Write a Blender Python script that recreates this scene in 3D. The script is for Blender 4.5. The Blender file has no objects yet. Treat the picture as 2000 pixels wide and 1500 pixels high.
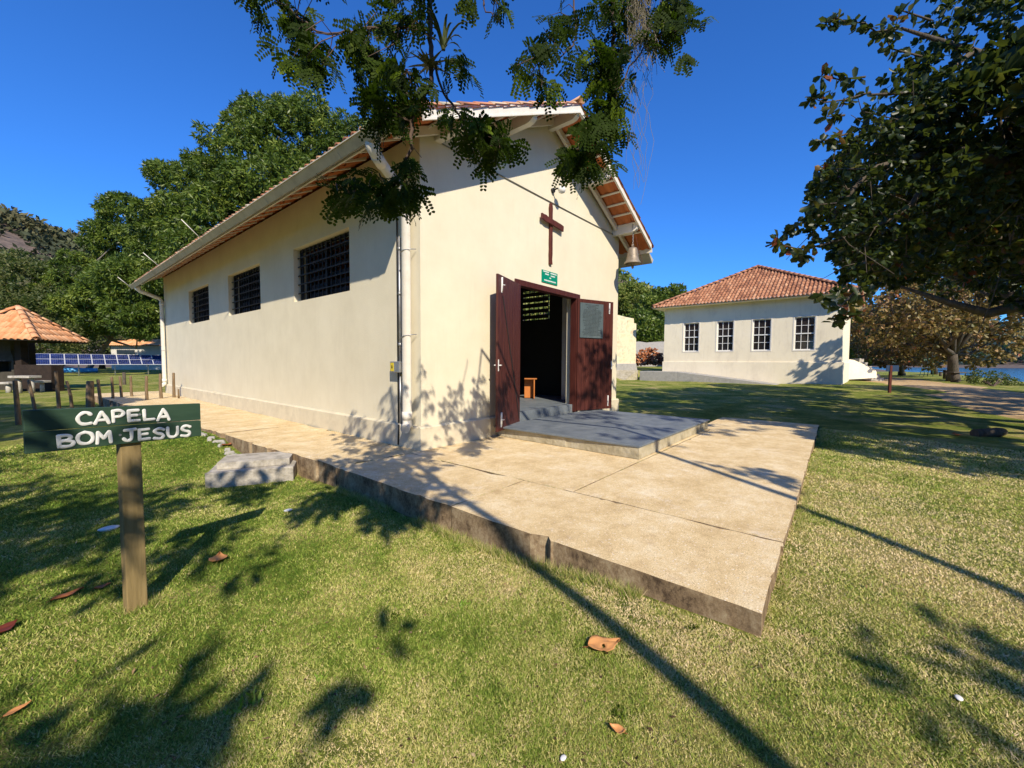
import bpy, math, random
import numpy as np
from mathutils import Vector, Matrix

random.seed(7); RNG = np.random.default_rng(7)
SC = bpy.context.scene
COL = SC.collection

# ------------------------------------------------------------------ camera
Rm = np.array([[0.640, -0.768, 0.006], [-0.036, -0.038, -0.999], [0.767, 0.639, -0.053]])   # world -> camera (right, down, forward)
u_, s_, v_ = np.linalg.svd(Rm); Rm = u_ @ v_
CAM = np.array([0.0, 0.0, 1.35]); FPX = 800.0
cam = bpy.data.cameras.new("camera"); cam.sensor_fit = 'HORIZONTAL'; cam.sensor_width = 36.0
cam.lens = 36.0 * FPX / 2000.0; cam.clip_end = 6000; cam.clip_start = 0.05
camo = bpy.data.objects.new("camera", cam); COL.objects.link(camo)
camo.matrix_world = Matrix(((Rm[0][0], -Rm[1][0], -Rm[2][0], CAM[0]), (Rm[0][1], -Rm[1][1], -Rm[2][1], CAM[1]),
                            (Rm[0][2], -Rm[1][2], -Rm[2][2], CAM[2]), (0, 0, 0, 1)))
SC.camera = camo
# ------------------------------------------------------------------ sky + sun
SUN = np.array([.44, .71, -.645]); SUN /= np.linalg.norm(SUN)     # direction the light travels
w = bpy.data.worlds.new("World"); SC.world = w; w.use_nodes = True
nt = w.node_tree; bg = nt.nodes["Background"]
sky = nt.nodes.new("ShaderNodeTexSky"); sky.sky_type = 'NISHITA'; sky.sun_disc = False
sky.sun_elevation = math.asin(-SUN[2]); sky.sun_rotation = math.atan2(-SUN[0], -SUN[1])
sky.altitude = 0; sky.air_density = 1.0; sky.dust_density = 0.3; sky.ozone_density = 3.0
tint = nt.nodes.new("ShaderNodeMix"); tint.data_type = 'RGBA'; tint.blend_type = 'MULTIPLY'; tint.inputs[0].default_value = 1.0
tint.inputs[7].default_value = (0.42, 1.12, 2.15, 1)      # clear deep blue winter sky
nt.links.new(sky.outputs[0], tint.inputs[6]); nt.links.new(tint.outputs[2], bg.inputs[0]); bg.inputs[1].default_value = 0.072
sl = bpy.data.lights.new("sun", 'SUN'); sl.energy = 4.75; sl.angle = math.radians(0.55); sl.color = (1.0, 0.885, 0.70)
so = bpy.data.objects.new("sun", sl); COL.objects.link(so)
so.rotation_euler = Vector(SUN).to_track_quat('-Z', 'Y').to_euler(); so.location = (-5, -8, 12)
SC.view_settings.view_transform = 'Standard'; SC.view_settings.look = 'None'
SC.view_settings.gamma = 1.0; SC.view_settings.exposure = 0.42
SC.cycles.max_bounces = 8; SC.cycles.diffuse_bounces = 3; SC.cycles.transparent_max_bounces = 8
try: SC.cycles.use_denoising = True
except Exception: pass

# ------------------------------------------------------------------ helpers
def at(px, py, d):                       # the point seen at a photo pixel, d metres of depth away
    v = np.array([(px - 1000) / FPX, (py - 750) / FPX, 1.0]); return CAM + (Rm.T @ v) * d
ORG = {}
def wloc(o): return ORG.get(o.name, np.zeros(3)) if o is not None else np.zeros(3)
def tag(o, label=None, cat=None, group=None, kind=None):
    if label: o['label'] = label
    if cat: o['category'] = cat
    if group: o['group'] = group
    if kind: o['kind'] = kind
    return o
def thing(name, loc, label, cat, group=None):
    o = bpy.data.objects.new(name, None); COL.objects.link(o); o.location = tuple(float(c) for c in loc)
    o.empty_display_size = .2
    ORG[o.name] = np.array(loc, float); return tag(o, label, cat, group)
class MB:
    def __init__(s): s.v = []; s.f = []; s.sm = []; s.t = []; s.ct = 0.5
    def add(s, vs, fs, smooth=False):
        b = len(s.v); s.v += [tuple(map(float, p)) for p in vs]; s.t += [s.ct] * len(vs)
        s.f += [tuple(i + b for i in f) for f in fs]; s.sm += [smooth] * len(fs); return s
    def box(s, c, size, M=None, taper=1.0):
        x, y, z = [k / 2 for k in size]; c = np.array(c, float)
        P = np.array([(sx * x * (taper if sz > 0 else 1), sy * y * (taper if sz > 0 else 1), sz * z) for sz in (-1, 1) for sy in (-1, 1) for sx in (-1, 1)])
        if M is not None: P = P @ np.array(M).T
        return s.add(P + c, [(0, 2, 3, 1), (4, 5, 7, 6), (0, 1, 5, 4), (2, 6, 7, 3), (0, 4, 6, 2), (1, 3, 7, 5)])
    def bx(s, a, b):
        a = np.array(a, float); b = np.array(b, float); return s.box((a + b) / 2, np.abs(b - a))
    def prism(s, pts, vec):                # polygon extruded along vec
        n = len(pts); pts = [np.array(p, float) for p in pts]; vec = np.array(vec, float)
        nrm = np.zeros(3)
        for i in range(n): nrm += np.cross(pts[i] - pts[0], pts[(i + 1) % n] - pts[0])
        if nrm @ vec > 0: pts = pts[::-1]
        fs = [tuple(range(n)), tuple(range(2 * n - 1, n - 1, -1))] + [(j, i, n + i, n + j) for i in range(n) for j in [(i + 1) % n]]
        return s.add(pts + [p + vec for p in pts], fs)
    def tube(s, path, rad, n=8, flat=None, caps=True):
        path = [np.array(p, float) for p in path]; m = len(path)
        if not hasattr(rad, '__len__'): rad = [rad] * m
        vs = []; prev = None
        for i in range(m):
            t = path[min(i + 1, m - 1)] - path[max(i - 1, 0)]; t = t / (np.linalg.norm(t) + 1e-9)
            if prev is None:
                a = np.array([0, 0, 1.0]) if abs(t[2]) < .9 else np.array([1.0, 0, 0])
                if flat is not None: a = np.array(flat, float)
            else: a = prev
            a = a - t * (a @ t); a /= np.linalg.norm(a) + 1e-9; prev = a; b = np.cross(t, a)
            ka = .3 if flat is not None else 1
            for k in range(n):
                th = 2 * math.pi * k / n
                vs.append(path[i] + rad[i] * (math.cos(th) * a * ka + math.sin(th) * b))
        fs = [(i * n + k, i * n + (k + 1) % n, (i + 1) * n + (k + 1) % n, (i + 1) * n + k) for i in range(m - 1) for k in range(n)]
        s.add(vs, fs, True)
        if caps:
            b0 = len(s.v) - m * n
            s.f += [tuple(b0 + k for k in range(n - 1, -1, -1)), tuple(b0 + (m - 1) * n + k for k in range(n))]; s.sm += [False, False]
        return s
    def cyl(s, a, b, r, n=14, r2=None): return s.tube([a, b], [r, r if r2 is None else r2], n)
    def lathe(s, prof, c, n=24, smooth=True):
        c = np.array(c, float); vs = []
        for r, z in prof:
            for k in range(n):
                th = 2 * math.pi * k / n; vs.append(c + np.array([r * math.cos(th), r * math.sin(th), z]))
        fs = [(i * n + k, i * n + (k + 1) % n, (i + 1) * n + (k + 1) % n, (i + 1) * n + k) for i in range(len(prof) - 1) for k in range(n)]
        return s.add(vs, fs, smooth)
    def build(s, name, mat, parent=None, label=None, cat=None, group=None, kind=None, origin=None, bevel=0, solid=0):
        me = bpy.data.meshes.new(name)
        o = bpy.data.objects.new(name, me); COL.objects.link(o)
        V = np.array(s.v, float).reshape(-1, 3)
        if parent is not None: off = wloc(parent)
        elif origin is not None: off = np.array(origin, float)
        else:
            off = np.array([V[:, 0].mean(), V[:, 1].mean(), V[:, 2].min()])
            if kind: off = np.zeros(3)
        me.from_pydata((V - off).tolist(), [], s.f); me.polygons.foreach_set('use_smooth', s.sm)
        a = me.attributes.new('tint', 'FLOAT', 'POINT'); a.data.foreach_set('value', np.array(s.t, dtype=np.float32))
        me.materials.append(mat); me.update()
        if parent is not None: o.parent = parent
        else: o.location = off.tolist()
        ORG[o.name] = off
        if bevel:
            m = o.modifiers.new('bevel', 'BEVEL'); m.width = bevel; m.segments = 2; m.limit_method = 'ANGLE'
        if solid:
            m = o.modifiers.new('solid', 'SOLIDIFY'); m.thickness = solid; m.offset = 1
        return tag(o, label, cat, group, kind)
def fast_mesh(name, V, F, mat, parent=None, tint=None, smooth=False, origin=None, **kw):
    V = np.asarray(V, np.float32); F = np.asarray(F, np.int32); k = F.shape[1]
    me = bpy.data.meshes.new(name); o = bpy.data.objects.new(name, me); COL.objects.link(o)
    off = wloc(parent) if parent is not None else (np.array(origin, float) if origin is not None else np.zeros(3))
    me.vertices.add(len(V)); me.vertices.foreach_set('co', (V - off.astype(np.float32)).ravel())
    me.loops.add(F.size); me.loops.foreach_set('vertex_index', F.ravel())
    me.polygons.add(len(F)); me.polygons.foreach_set('loop_start', np.arange(0, F.size, k, dtype=np.int32))
    try: me.polygons.foreach_set('loop_total', np.full(len(F), k, np.int32))
    except Exception: pass
    if smooth: me.polygons.foreach_set('use_smooth', np.ones(len(F), bool))
    me.update(calc_edges=True)
    if tint is not None:
        a = me.attributes.new('tint', 'FLOAT', 'POINT'); a.data.foreach_set('value', np.asarray(tint, np.float32))
    me.materials.append(mat)
    if parent is not None: o.parent = parent
    else: o.location = off.tolist()
    ORG[o.name] = off
    return tag(o, **kw) if kw else o
def snoise(x, y, s=1.0, seed=0):          # smooth pseudo noise in about [-1,1]
    r = np.random.default_rng(seed); out = 0; amp = 0
    for k in range(7):
        a = r.uniform(0, 6.28); f = s * r.uniform(.6, 1.9); p = r.uniform(0, 6.28)
        out = out + np.sin((x * math.cos(a) + y * math.sin(a)) * f + p + 1.3 * np.sin((y * math.cos(a) - x * math.sin(a)) * f * .7 + p * 2)); amp += 1
    return out / (amp ** .5) / 1.2

# ------------------------------------------------------------------ materials
def nodes(name):
    m = bpy.data.materials.new(name); m.use_nodes = True; n = m.node_tree
    return m, n, n.nodes["Principled BSDF"]
def L(n, a, b): n.links.new(a, b)
def ramp(n, fac, cols, pos=None):
    r = n.nodes.new("ShaderNodeValToRGB"); e = r.color_ramp.elements
    while len(e) < len(cols): e.new(.5)
    for i, c in enumerate(cols):
        e[i].position = pos[i] if pos else i / (len(cols) - 1); e[i].color = (*c, 1)
    if fac is not None: L(n, fac, r.inputs[0])
    return r
def noise(n, scale, detail=6, rough=.6, vec=None, dist=0):
    t = n.nodes.new("ShaderNodeTexNoise"); t.inputs['Scale'].default_value = scale; t.inputs['Detail'].default_value = detail
    t.inputs['Roughness'].default_value = rough; t.inputs['Distortion'].default_value = dist
    if vec is not None: L(n, vec, t.inputs['Vector'])
    return t
def coords(n, scale=(1, 1, 1), rot=(0, 0, 0)):
    tc = n.nodes.new("ShaderNodeTexCoord"); mp = n.nodes.new("ShaderNodeMapping"); L(n, tc.outputs['Object'], mp.inputs[0])
    mp.inputs['Scale'].default_value = scale; mp.inputs['Rotation'].default_value = rot; return mp.outputs[0]
def mixc(n, fac, a, b, mode='MIX'):
    m = n.nodes.new("ShaderNodeMix"); m.data_type = 'RGBA'; m.blend_type = mode
    for sock, v in ((m.inputs[0], fac), (m.inputs[6], a), (m.inputs[7], b)):
        if hasattr(v, 'links') or hasattr(v, 'is_linked'): L(n, v, sock)
        elif isinstance(v, tuple): sock.default_value = (*v, 1)
        else: sock.default_value = v
    return m.outputs[2]
def bump(n, bs, h, strength, dist):
    b = n.nodes.new("ShaderNodeBump"); b.inputs['Strength'].default_value = strength; b.inputs['Distance'].default_value = dist
    L(n, h, b.inputs['Height']); L(n, b.outputs[0], bs.inputs['Normal']); return b
def surf(name, cols, scale=3, rough=.8, bstr=.3, bdist=.01, bscale=40, stretch=(1, 1, 1), spec=.3, stain=None, pos=None, metal=0):
    m, n, b = nodes(name); v = coords(n, stretch)
    t = noise(n, scale, 8, .65, v); c = ramp(n, t.outputs[0], cols, pos or [.3 + .4 * i / (len(cols) - 1) for i in range(len(cols))]).outputs[0]
    if stain:                                  # (colour, scale, lo, hi, amount, stretch)
        v2 = coords(n, stain[5]); t2 = noise(n, stain[1], 8, .7, v2, .3)
        r2 = ramp(n, t2.outputs[0], [(0, 0, 0), (stain[4],) * 3], [stain[2], stain[3]]); c = mixc(n, r2.outputs[0], c, stain[0])
    L(n, c, b.inputs['Base Color']); b.inputs['Roughness'].default_value = rough; b.inputs['Specular IOR Level'].default_value = spec
    b.inputs['Metallic'].default_value = metal
    if bstr: bump(n, b, noise(n, bscale, 6, .6, v).outputs[0], bstr, bdist)
    return m
def leafmat(name, cols, pos=None, rough=.45, trans=.35, spec=.5, transcol=(.25, .5, .03)):
    m, n, b = nodes(name); a = n.nodes.new("ShaderNodeAttribute"); a.attribute_name = 'tint'
    c = ramp(n, a.outputs['Fac'], cols, pos).outputs[0]
    L(n, c, b.inputs['Base Color']); b.inputs['Roughness'].default_value = rough; b.inputs['Specular IOR Level'].default_value = spec
    tr = n.nodes.new("ShaderNodeBsdfTranslucent"); L(n, mixc(n, .5, c, transcol), tr.inputs[0])
    ms = n.nodes.new("ShaderNodeMixShader"); ms.inputs[0].default_value = trans
    L(n, b.outputs[0], ms.inputs[1]); L(n, tr.outputs[0], ms.inputs[2])
    L(n, ms.outputs[0], n.nodes["Material Output"].inputs['Surface']); return m
def tilemat(name, cols, dirt=(.12, .09, .07), amt=.6, scale=2.5):
    m, n, b = nodes(name); a = n.nodes.new("ShaderNodeAttribute"); a.attribute_name = 'tint'
    c = ramp(n, a.outputs['Fac'], cols).outputs[0]; v = coords(n)
    t = noise(n, scale, 8, .7, v); r = ramp(n, t.outputs[0], [(0, 0, 0), (amt,) * 3], [.48, .72])
    c = mixc(n, r.outputs[0], c, dirt); L(n, c, b.inputs['Base Color']); b.inputs['Roughness'].default_value = .85
    b.inputs['Specular IOR Level'].default_value = .2
    bump(n, b, noise(n, 60, 5, .6, v).outputs[0], .3, .004); return m

M = {}
M['stucco'] = STUCCO = surf('cream_stucco', [(.66, .60, .45), (.74, .68, .52)], 1.2, .9, .5, .006, 45, stain=((.52, .46, .34), 1.0, .56, .80, .25, (1.6, 1.6, .35)))
def streaks(m, col, amt):                      # rain streaks and splash dirt on a wall
    n = m.node_tree; b = n.nodes["Principled BSDF"]; c = b.inputs['Base Color'].links[0].from_socket
    t = noise(n, 4.0, 10, .75, coords(n, (1.8, 1.8, .16))); r = ramp(n, t.outputs[0], [(0, 0, 0), (amt,) * 3], [.54, .78]); c = mixc(n, r.outputs[0], c, col)
    g = n.nodes.new("ShaderNodeNewGeometry"); s = n.nodes.new("ShaderNodeSeparateXYZ"); L(n, g.outputs['Position'], s.inputs[0])
    f = noise(n, 7, 10, .8, coords(n)); a = n.nodes.new("ShaderNodeMath"); a.operation = 'MULTIPLY_ADD'; a.inputs[1].default_value = 1.5; L(n, f.outputs[0], a.inputs[0]); L(n, s.outputs[2], a.inputs[2])
    r2 = ramp(n, a.outputs[0], [(amt * 1.3,) * 3, (0, 0, 0)], [.62, 1.0]); c = mixc(n, r2.outputs[0], c, col); L(n, c, b.inputs['Base Color'])
streaks(M['stucco'], (.46, .40, .28), .22)
M['plinth'] = surf('plinth_stucco', [(.58, .52, .39), (.70, .63, .47)], 3, .9, .5, .008, 40, stain=((.33, .28, .2), 2.2, .5, .8, .5, (1, 1, 1)))
M['trim'] = surf('white_paint', [(.66, .62, .54), (.76, .72, .64)], 6, .6, .15, .002, 60, stain=((.42, .40, .25), 3.0, .60, .8, .5, (1, 1, 1)))
M['trimdull'] = surf('weathered_gutter_paint', [(.42, .39, .30), (.56, .52, .41)], 5, .55, .1, .002, 30, stain=((.22, .20, .13), 2.0, .5, .75, .6, (1, .5, 1)))
M['door'] = surf('oxblood_door_paint', [(.042, .010, .008), (.095, .026, .019)], 9, .45, .35, .003, 25, stretch=(3, 3, .25), spec=.4, stain=((.20, .10, .075), 14, .60, .8, .5, (3, 3, .12)))
M['crosswood'] = surf('cross_wood', [(.06, .015, .010), (.12, .03, .02)], 10, .6, .5, .006, 20, stretch=(1, 1, .3))
M['int_shade'] = surf('interior_shade_tone', [(.030, .030, .026), (.038, .038, .032)], 2, .9, 0)  # near-black tone stands in for the low light inside the chapel
M['dark_wood'] = surf('dark_window_wood', [(.012, .010, .009), (.03, .026, .022)], 10, .6, .2, .002, 30)
M['slate'] = surf('grey_slate', [(.10, .12, .14), (.19, .215, .235)], 4, .6, .25, .003, 25, stain=((.30, .30, .28), 3, .55, .8, .5, (1, 1, 1)))
M['stone'] = surf('rough_cut_stone', [(.30, .26, .17), (.42, .37, .26), (.50, .46, .36)], 5, .9, .8, .02, 18, stain=((.13, .12, .09), 3, .5, .75, .6, (1, 1, 1)))
M['galv'] = surf('galvanised_steel', [(.28, .29, .30), (.45, .46, .48)], 8, .4, .05, .001, 30, metal=.6)
M['bell'] = surf('aged_bronze', [(.20, .16, .12), (.33, .28, .22)], 9, .55, .4, .004, 30, metal=.4, stain=((.12, .10, .07), 12, .5, .7, .7, (1, 1, 1)))
M['iron'] = surf('black_iron', [(.015, .015, .015), (.03, .03, .03)], 9, .5, 0)
M['steelwhite'] = surf('white_enamel', [(.7, .7, .68), (.8, .8, .78)], 9, .4, 0)
M['tile'] = tilemat('chapel_roof_tile', [(.20, .085, .05), (.46, .20, .11), (.58, .36, .22), (.52, .47, .36)])
M['tile_new'] = tilemat('new_orange_tile', [(.56, .24, .10), (.66, .33, .16), (.72, .44, .26)], (.4, .16, .08), .35)
M['tile_mid'] = tilemat('annex_roof_tile', [(.24, .10, .055), (.42, .19, .10), (.55, .30, .17)], (.11, .065, .05), .85, 5)
M['tile_under'] = tilemat('tile_underside', [(.42, .13, .05), (.55, .19, .07)], (.25, .07, .03), .4)
M['green'] = surf('sign_green_paint', [(.026, .060, .038), (.040, .082, .052)], 8, .55, .35, .002, 20, stretch=(.3, 3, 3), spec=.3, stain=((.10, .14, .11), 6, .58, .8, .35, (.25, 3, 3)))
M['letter'] = surf('white_brush_paint', [(.62, .62, .60), (.84, .84, .82)], 25, .6, .5, .002, 40, stretch=(.4, 1, 1), stain=((.34, .38, .35), 30, .56, .70, .6, (.3, 1, 1)))
M['post'] = surf('weathered_post_wood', [(.20, .145, .06), (.34, .25, .115)], 7, .85, .6, .004, 14, stretch=(4, 4, .5), stain=((.05, .04, .025), 9, .62, .74, .8, (3, 3, .8)))
M['fpost'] = surf('fence_post_wood', [(.10, .065, .035), (.24, .17, .10)], 7, .9, .7, .006, 14, stretch=(3, 3, .5))
M['bark'] = surf('tree_bark', [(.05, .04, .03), (.13, .105, .08)], 8, .9, .8, .02, 12, stretch=(2, 2, .6))
M['twig'] = surf('dark_twig_bark', [(.06, .04, .03), (.12, .08, .06)], 8, .85, .4, .003, 30)
M['palebark'] = surf('pale_lichen_bark', [(.12, .10, .08), (.27, .235, .19)], 5, .9, .6, .02, 12, stain=((.07, .06, .045), 3, .5, .7, .8, (1, 1, 1)))
M['plaster_old'] = surf('old_lime_plaster', [(.60, .50, .28), (.70, .62, .42), (.55, .42, .26)], 2, .9, .7, .02, 12, stain=((.20, .15, .10), 7, .56, .7, .7, (1, 1, .5)))
M['conc'] = surf('grey_concrete', [(.28, .27, .25), (.45, .43, .40)], 3, .9, .5, .01, 25, stain=((.14, .13, .12), 3, .5, .75, .6, (1, 1, 1)))
M['pale_conc'] = surf('pale_concrete', [(.36, .33, .28), (.56, .52, .45)], 7, .9, .8, .015, 30, stain=((.16, .14, .11), 5, .46, .68, .8, (1, 1, 1)))
M['annex'] = surf('annex_stucco', [(.78, .70, .53), (.85, .77, .60)], .8, .9, .3, .006, 35, stain=((.48, .42, .34), 1.2, .5, .8, .5, (1, 1, .5)))
streaks(M['annex'], (.42, .36, .27), .35)
M['glassdark'] = surf('dark_window_glass', [(.010, .010, .012), (.03, .025, .022)], 1.5, .08, 0, spec=.6)
M['brickshade'] = surf('shade_toned_brick', [(.018, .012, .009), (.04, .026, .018)], 5, .9, .3, .01, 20)  # shade under the kiosk roof put into the brick colour; pots share it
M['hood'] = surf('shade_toned_hood', [(.045, .04, .03), (.075, .065, .05)], 5, .9, .3, .01, 20)  # barbecue and hood colour darkened to include the shade under the roof
M['panel'] = None
M['orangewood'] = surf('varnished_wood', [(.42, .13, .03), (.58, .22, .06)], 6, .4, .1, .002, 20, stretch=(1, 1, .3))

def m_slab():
    m, n, b = nodes('exposed_aggregate_paving'); v = coords(n)
    big = noise(n, 2.0, 14, .85, v, 0); c = ramp(n, big.outputs[0], [(.55, .415, .225), (.74, .595, .36), (.89, .80, .60)], [.36, .5, .66]).outputs[0]
    f = noise(n, 110, 6, .95, v); r = ramp(n, f.outputs[0], [(.22, .15, .09), (.92, .88, .80), (1.35, 1.3, 1.25)], [.36, .50, .64]).outputs[0]
    c = mixc(n, .85, c, r, 'MULTIPLY')
    vo = n.nodes.new("ShaderNodeTexVoronoi"); vo.inputs['Scale'].default_value = 48; L(n, v, vo.inputs['Vector'])
    vr = ramp(n, vo.outputs['Distance'], [(.20, .14, .09), (1, 1, 1)], [.10, .24]); pm = noise(n, 6, 6, .8, v); pr = ramp(n, pm.outputs[0], [(0, 0, 0), (.9, .9, .9)], [.42, .60]); c = mixc(n, pr.outputs[0], c, mixc(n, 1.0, c, vr.outputs[0], 'MULTIPLY'))
    vo2 = n.nodes.new("ShaderNodeTexVoronoi"); vo2.inputs['Scale'].default_value = 31; L(n, v, vo2.inputs['Vector']); v2 = ramp(n, vo2.outputs['Distance'], [(.85, .85, .85), (0, 0, 0)], [.08, .20]); c = mixc(n, v2.outputs[0], c, (.88, .84, .76))
    wp = noise(n, 1.3, 12, .85, coords(n, (1, 1, 1), (0, 0, .6))); wr = ramp(n, wp.outputs[0], [(0, 0, 0), (.75, .75, .75)], [.55, .68]); c = mixc(n, wr.outputs[0], c, mixc(n, .5, (.92, .90, .86), c))
    s = noise(n, 5.5, 12, .85, v, 0); sr = ramp(n, s.outputs[0], [(0, 0, 0), (.5,) * 3], [.53, .68]); c = mixc(n, sr.outputs[0], c, (.32, .20, .12))
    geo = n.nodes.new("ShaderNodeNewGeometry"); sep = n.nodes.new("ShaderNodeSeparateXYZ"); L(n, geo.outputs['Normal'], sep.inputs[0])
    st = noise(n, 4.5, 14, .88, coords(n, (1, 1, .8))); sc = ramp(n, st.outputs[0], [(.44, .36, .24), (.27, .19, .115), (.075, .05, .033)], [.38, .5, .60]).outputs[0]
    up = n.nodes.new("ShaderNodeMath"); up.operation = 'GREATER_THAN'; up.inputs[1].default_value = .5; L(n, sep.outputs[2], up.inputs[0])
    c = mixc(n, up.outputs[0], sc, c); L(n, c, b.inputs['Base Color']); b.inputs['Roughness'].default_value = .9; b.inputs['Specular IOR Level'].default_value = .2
    bump(n, b, noise(n, 24, 10, .85, v).outputs[0], .45, .012); return m
M['slab'] = m_slab()
def m_ground():
    m, n, b = nodes('lawn_soil'); v = coords(n)
    big = noise(n, .8, 6, .7, v, .5); c = ramp(n, big.outputs[0], [(.12, .17, .030), (.27, .29, .075), (.52, .41, .22)], [.36, .5, .66]).outputs[0]
    f = noise(n, 85, 5, .85, v); r = ramp(n, f.outputs[0], [(.22, .25, .15), (.8, .85, .7), (1.7, 1.6, 1.3)], [.36, .5, .66]).outputs[0]
    c = mixc(n, .85, c, r, 'MULTIPLY'); f2 = noise(n, 9, 6, .8, v); r2 = ramp(n, f2.outputs[0], [(.55, .6, .5), (1.25, 1.2, 1.05)], [.4, .6]).outputs[0]
    c = mixc(n, .8, c, r2, 'MULTIPLY')
    L(n, c, b.inputs['Base Color']); b.inputs['Roughness'].default_value = .95; b.inputs['Specular IOR Level'].default_value = .1
    bump(n, b, f.outputs[0], .9, .02); return m
M['ground'] = m_ground()
M['dirt'] = surf('sandy_dirt', [(.26, .165, .08), (.45, .31, .16), (.56, .42, .24)], 2.2, .95, .6, .02, 30, stain=((.10, .12, .03), 3, .55, .7, .7, (1, 1, 1)))
M['sand'] = M['dirt']
M['hillside'] = surf('hillside_soil', [(.06, .05, .045), (.19, .14, .11)], .35, .95, .5, .3, .5)
M['sea'] = surf('bay_water', [(.03, .14, .30), (.05, .20, .38)], .08, .12, .5, .15, .9, spec=.5)
M['grass'] = leafmat('grass_blades', [(.08, .15, .018), (.28, .37, .060), (.60, .54, .20), (.86, .68, .42)], [0, .40, .66, 1], .65, .25, .15, (.35, .5, .1))
M['pinnate'] = leafmat('pinnate_leaves', [(.010, .019, .003), (.026, .045, .005), (.11, .16, .012)], [0, .62, 1], .6, .20, .06, (.14, .28, .01))
M['almond'] = leafmat('almond_leaves', [(.012, .026, .007), (.030, .050, .012), (.13, .12, .02), (.24, .06, .03)], [0, .70, .93, 1], .42, .30, .35, (.20, .26, .03))
M['autumn'] = leafmat('turning_almond_leaves', [(.09, .10, .025), (.24, .18, .06), (.42, .25, .13), (.48, .13, .07)], [0, .5, .85, 1], .5, .25, .4, (.35, .25, .06))
M['mango'] = leafmat('mango_leaves', [(.016, .032, .006), (.095, .145, .020), (.23, .27, .045)], [0, .58, 1], .42, .22, .32, (.2, .32, .03))
M['scrub'] = leafmat('hill_scrub', [(.045, .055, .030), (.085, .095, .045), (.14, .125, .06)], None, .7, .15, .2, (.12, .14, .05))
M['bush'] = leafmat('olive_bush_leaves', [(.03, .05, .015), (.08, .10, .03), (.16, .15, .05)], None, .5, .2, .3)
M['yellowgreen'] = leafmat('yellow_green_wood_leaves', [(.07, .10, .02), (.17, .21, .04), (.30, .27, .07)], None, .55, .2, .3)
M['farhill'] = leafmat('hazed_wood_leaves', [(.05, .075, .07), (.08, .11, .095)], None, .8, .1, .1)  # blue of distance haze mixed into the leaf colour
M['moss'] = leafmat('dry_moss', [(.22, .19, .13), (.42, .38, .28)], None, .8, .3, .1, (.4, .35, .2))
M['deadleaf'] = leafmat('fallen_leaf', [(.16, .035, .02), (.50, .19, .06), (.80, .42, .16)], None, .5, .2, .4, (.5, .2, .05))
M['sprout'] = leafmat('bright_sprout', [(.12, .24, .02), (.28, .40, .06)], None, .5, .3, .3)

# ------------------------------------------------------------------ terrain
CP = np.array([(2.5, .3, -.14), (2.4, 2.8, -.26), (2.3, 4.4, -.25), (2.2, 6.5, -.28), (1.6, 6.1, -.31), (1.2, 6.6, -.29), (2.1, 9.8, -.06), (2, 14, -.06), (4, .2, -.06), (7, .3, -.05), (11.3, .5, -.05), (11.6, 5, -.05),
    (.4, 3.5, -.25), (1.5, 0, -.2), (0, -3, -.15), (-5, 5, -.2), (0, 29, -.17), (-5, 40, -.2), (5, 45, -.2), (0, 60, -.2), (-20, 60, -.2), (20, 2, .04), (29, .5, .24), (28.6, 5, .16), (27.5, 11, .12), (20, 8, .08), (15, 12, .02), (11.3, 14, 0),
    (12, 25, 0), (25, 30, .9), (30, 14, .85), (30, 17, .9), (34, 12, .85), (40, -5, .12), (32, -4, .15), (40, 25, 1.2), (25, -6, .08), (8, -5, -.05), (15, -10, -.05), (60, -3, .1), (60, 20, 1), (150, 60, 3), (-60, 0, -.3), (0, -60, -.3), (-60, 100, 0), (7, 10, -.4), (7, 3, -.4), (5, 18, -.4), (9, 3, -.4), (0, -.5, -.2)])
def gz(x, y):
    x = np.asarray(x, float); y = np.asarray(y, float); num = 0; den = 0
    for cx, cy, cz in CP:
        d2 = (x - cx) ** 2 + (y - cy) ** 2 + .15; wgt = 1 / d2 ** 1.6; num = num + wgt * cz; den = den + wgt
    z = num / den
    z = z + .012 * snoise(x, y, 1.3, 3)
    ys = np.interp(x, [0, 50, 85, 130, 400, 3000], [-18, -18, -20, 2, 30, 200])
    D = np.clip((y - ys) / 10.0, -2.0, 1); D = np.where(D < 1, D, 1.0); t = (1 - D) / 3
    return z - np.where(D < 1, 4.0 * t, 0)
def axis(n, near, far):
    s = np.linspace(-1, 1, n); return np.sign(s) * (near * np.abs(s) + (far - near) * np.abs(s) ** 5)
gx = axis(301, 40, 1400) + 4; gy = axis(301, 40, 1400) + 4
X, Y = np.meshgrid(gx, gy); Zg = gz(X, Y); nx = len(gx)
I = np.arange((nx - 1) * (nx - 1)); I = I // (nx - 1) * nx + I % (nx - 1)
fast_mesh('ground', np.stack([X, Y, Zg], -1).reshape(-1, 3), np.stack([I, I + 1, I + nx + 1, I + nx], 1), M['ground'], smooth=True, kind='structure')
MB().bx((40, -2600, -1.4), (3200, 200, -.95)).build('sea', M['sea'], kind='structure')
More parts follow.
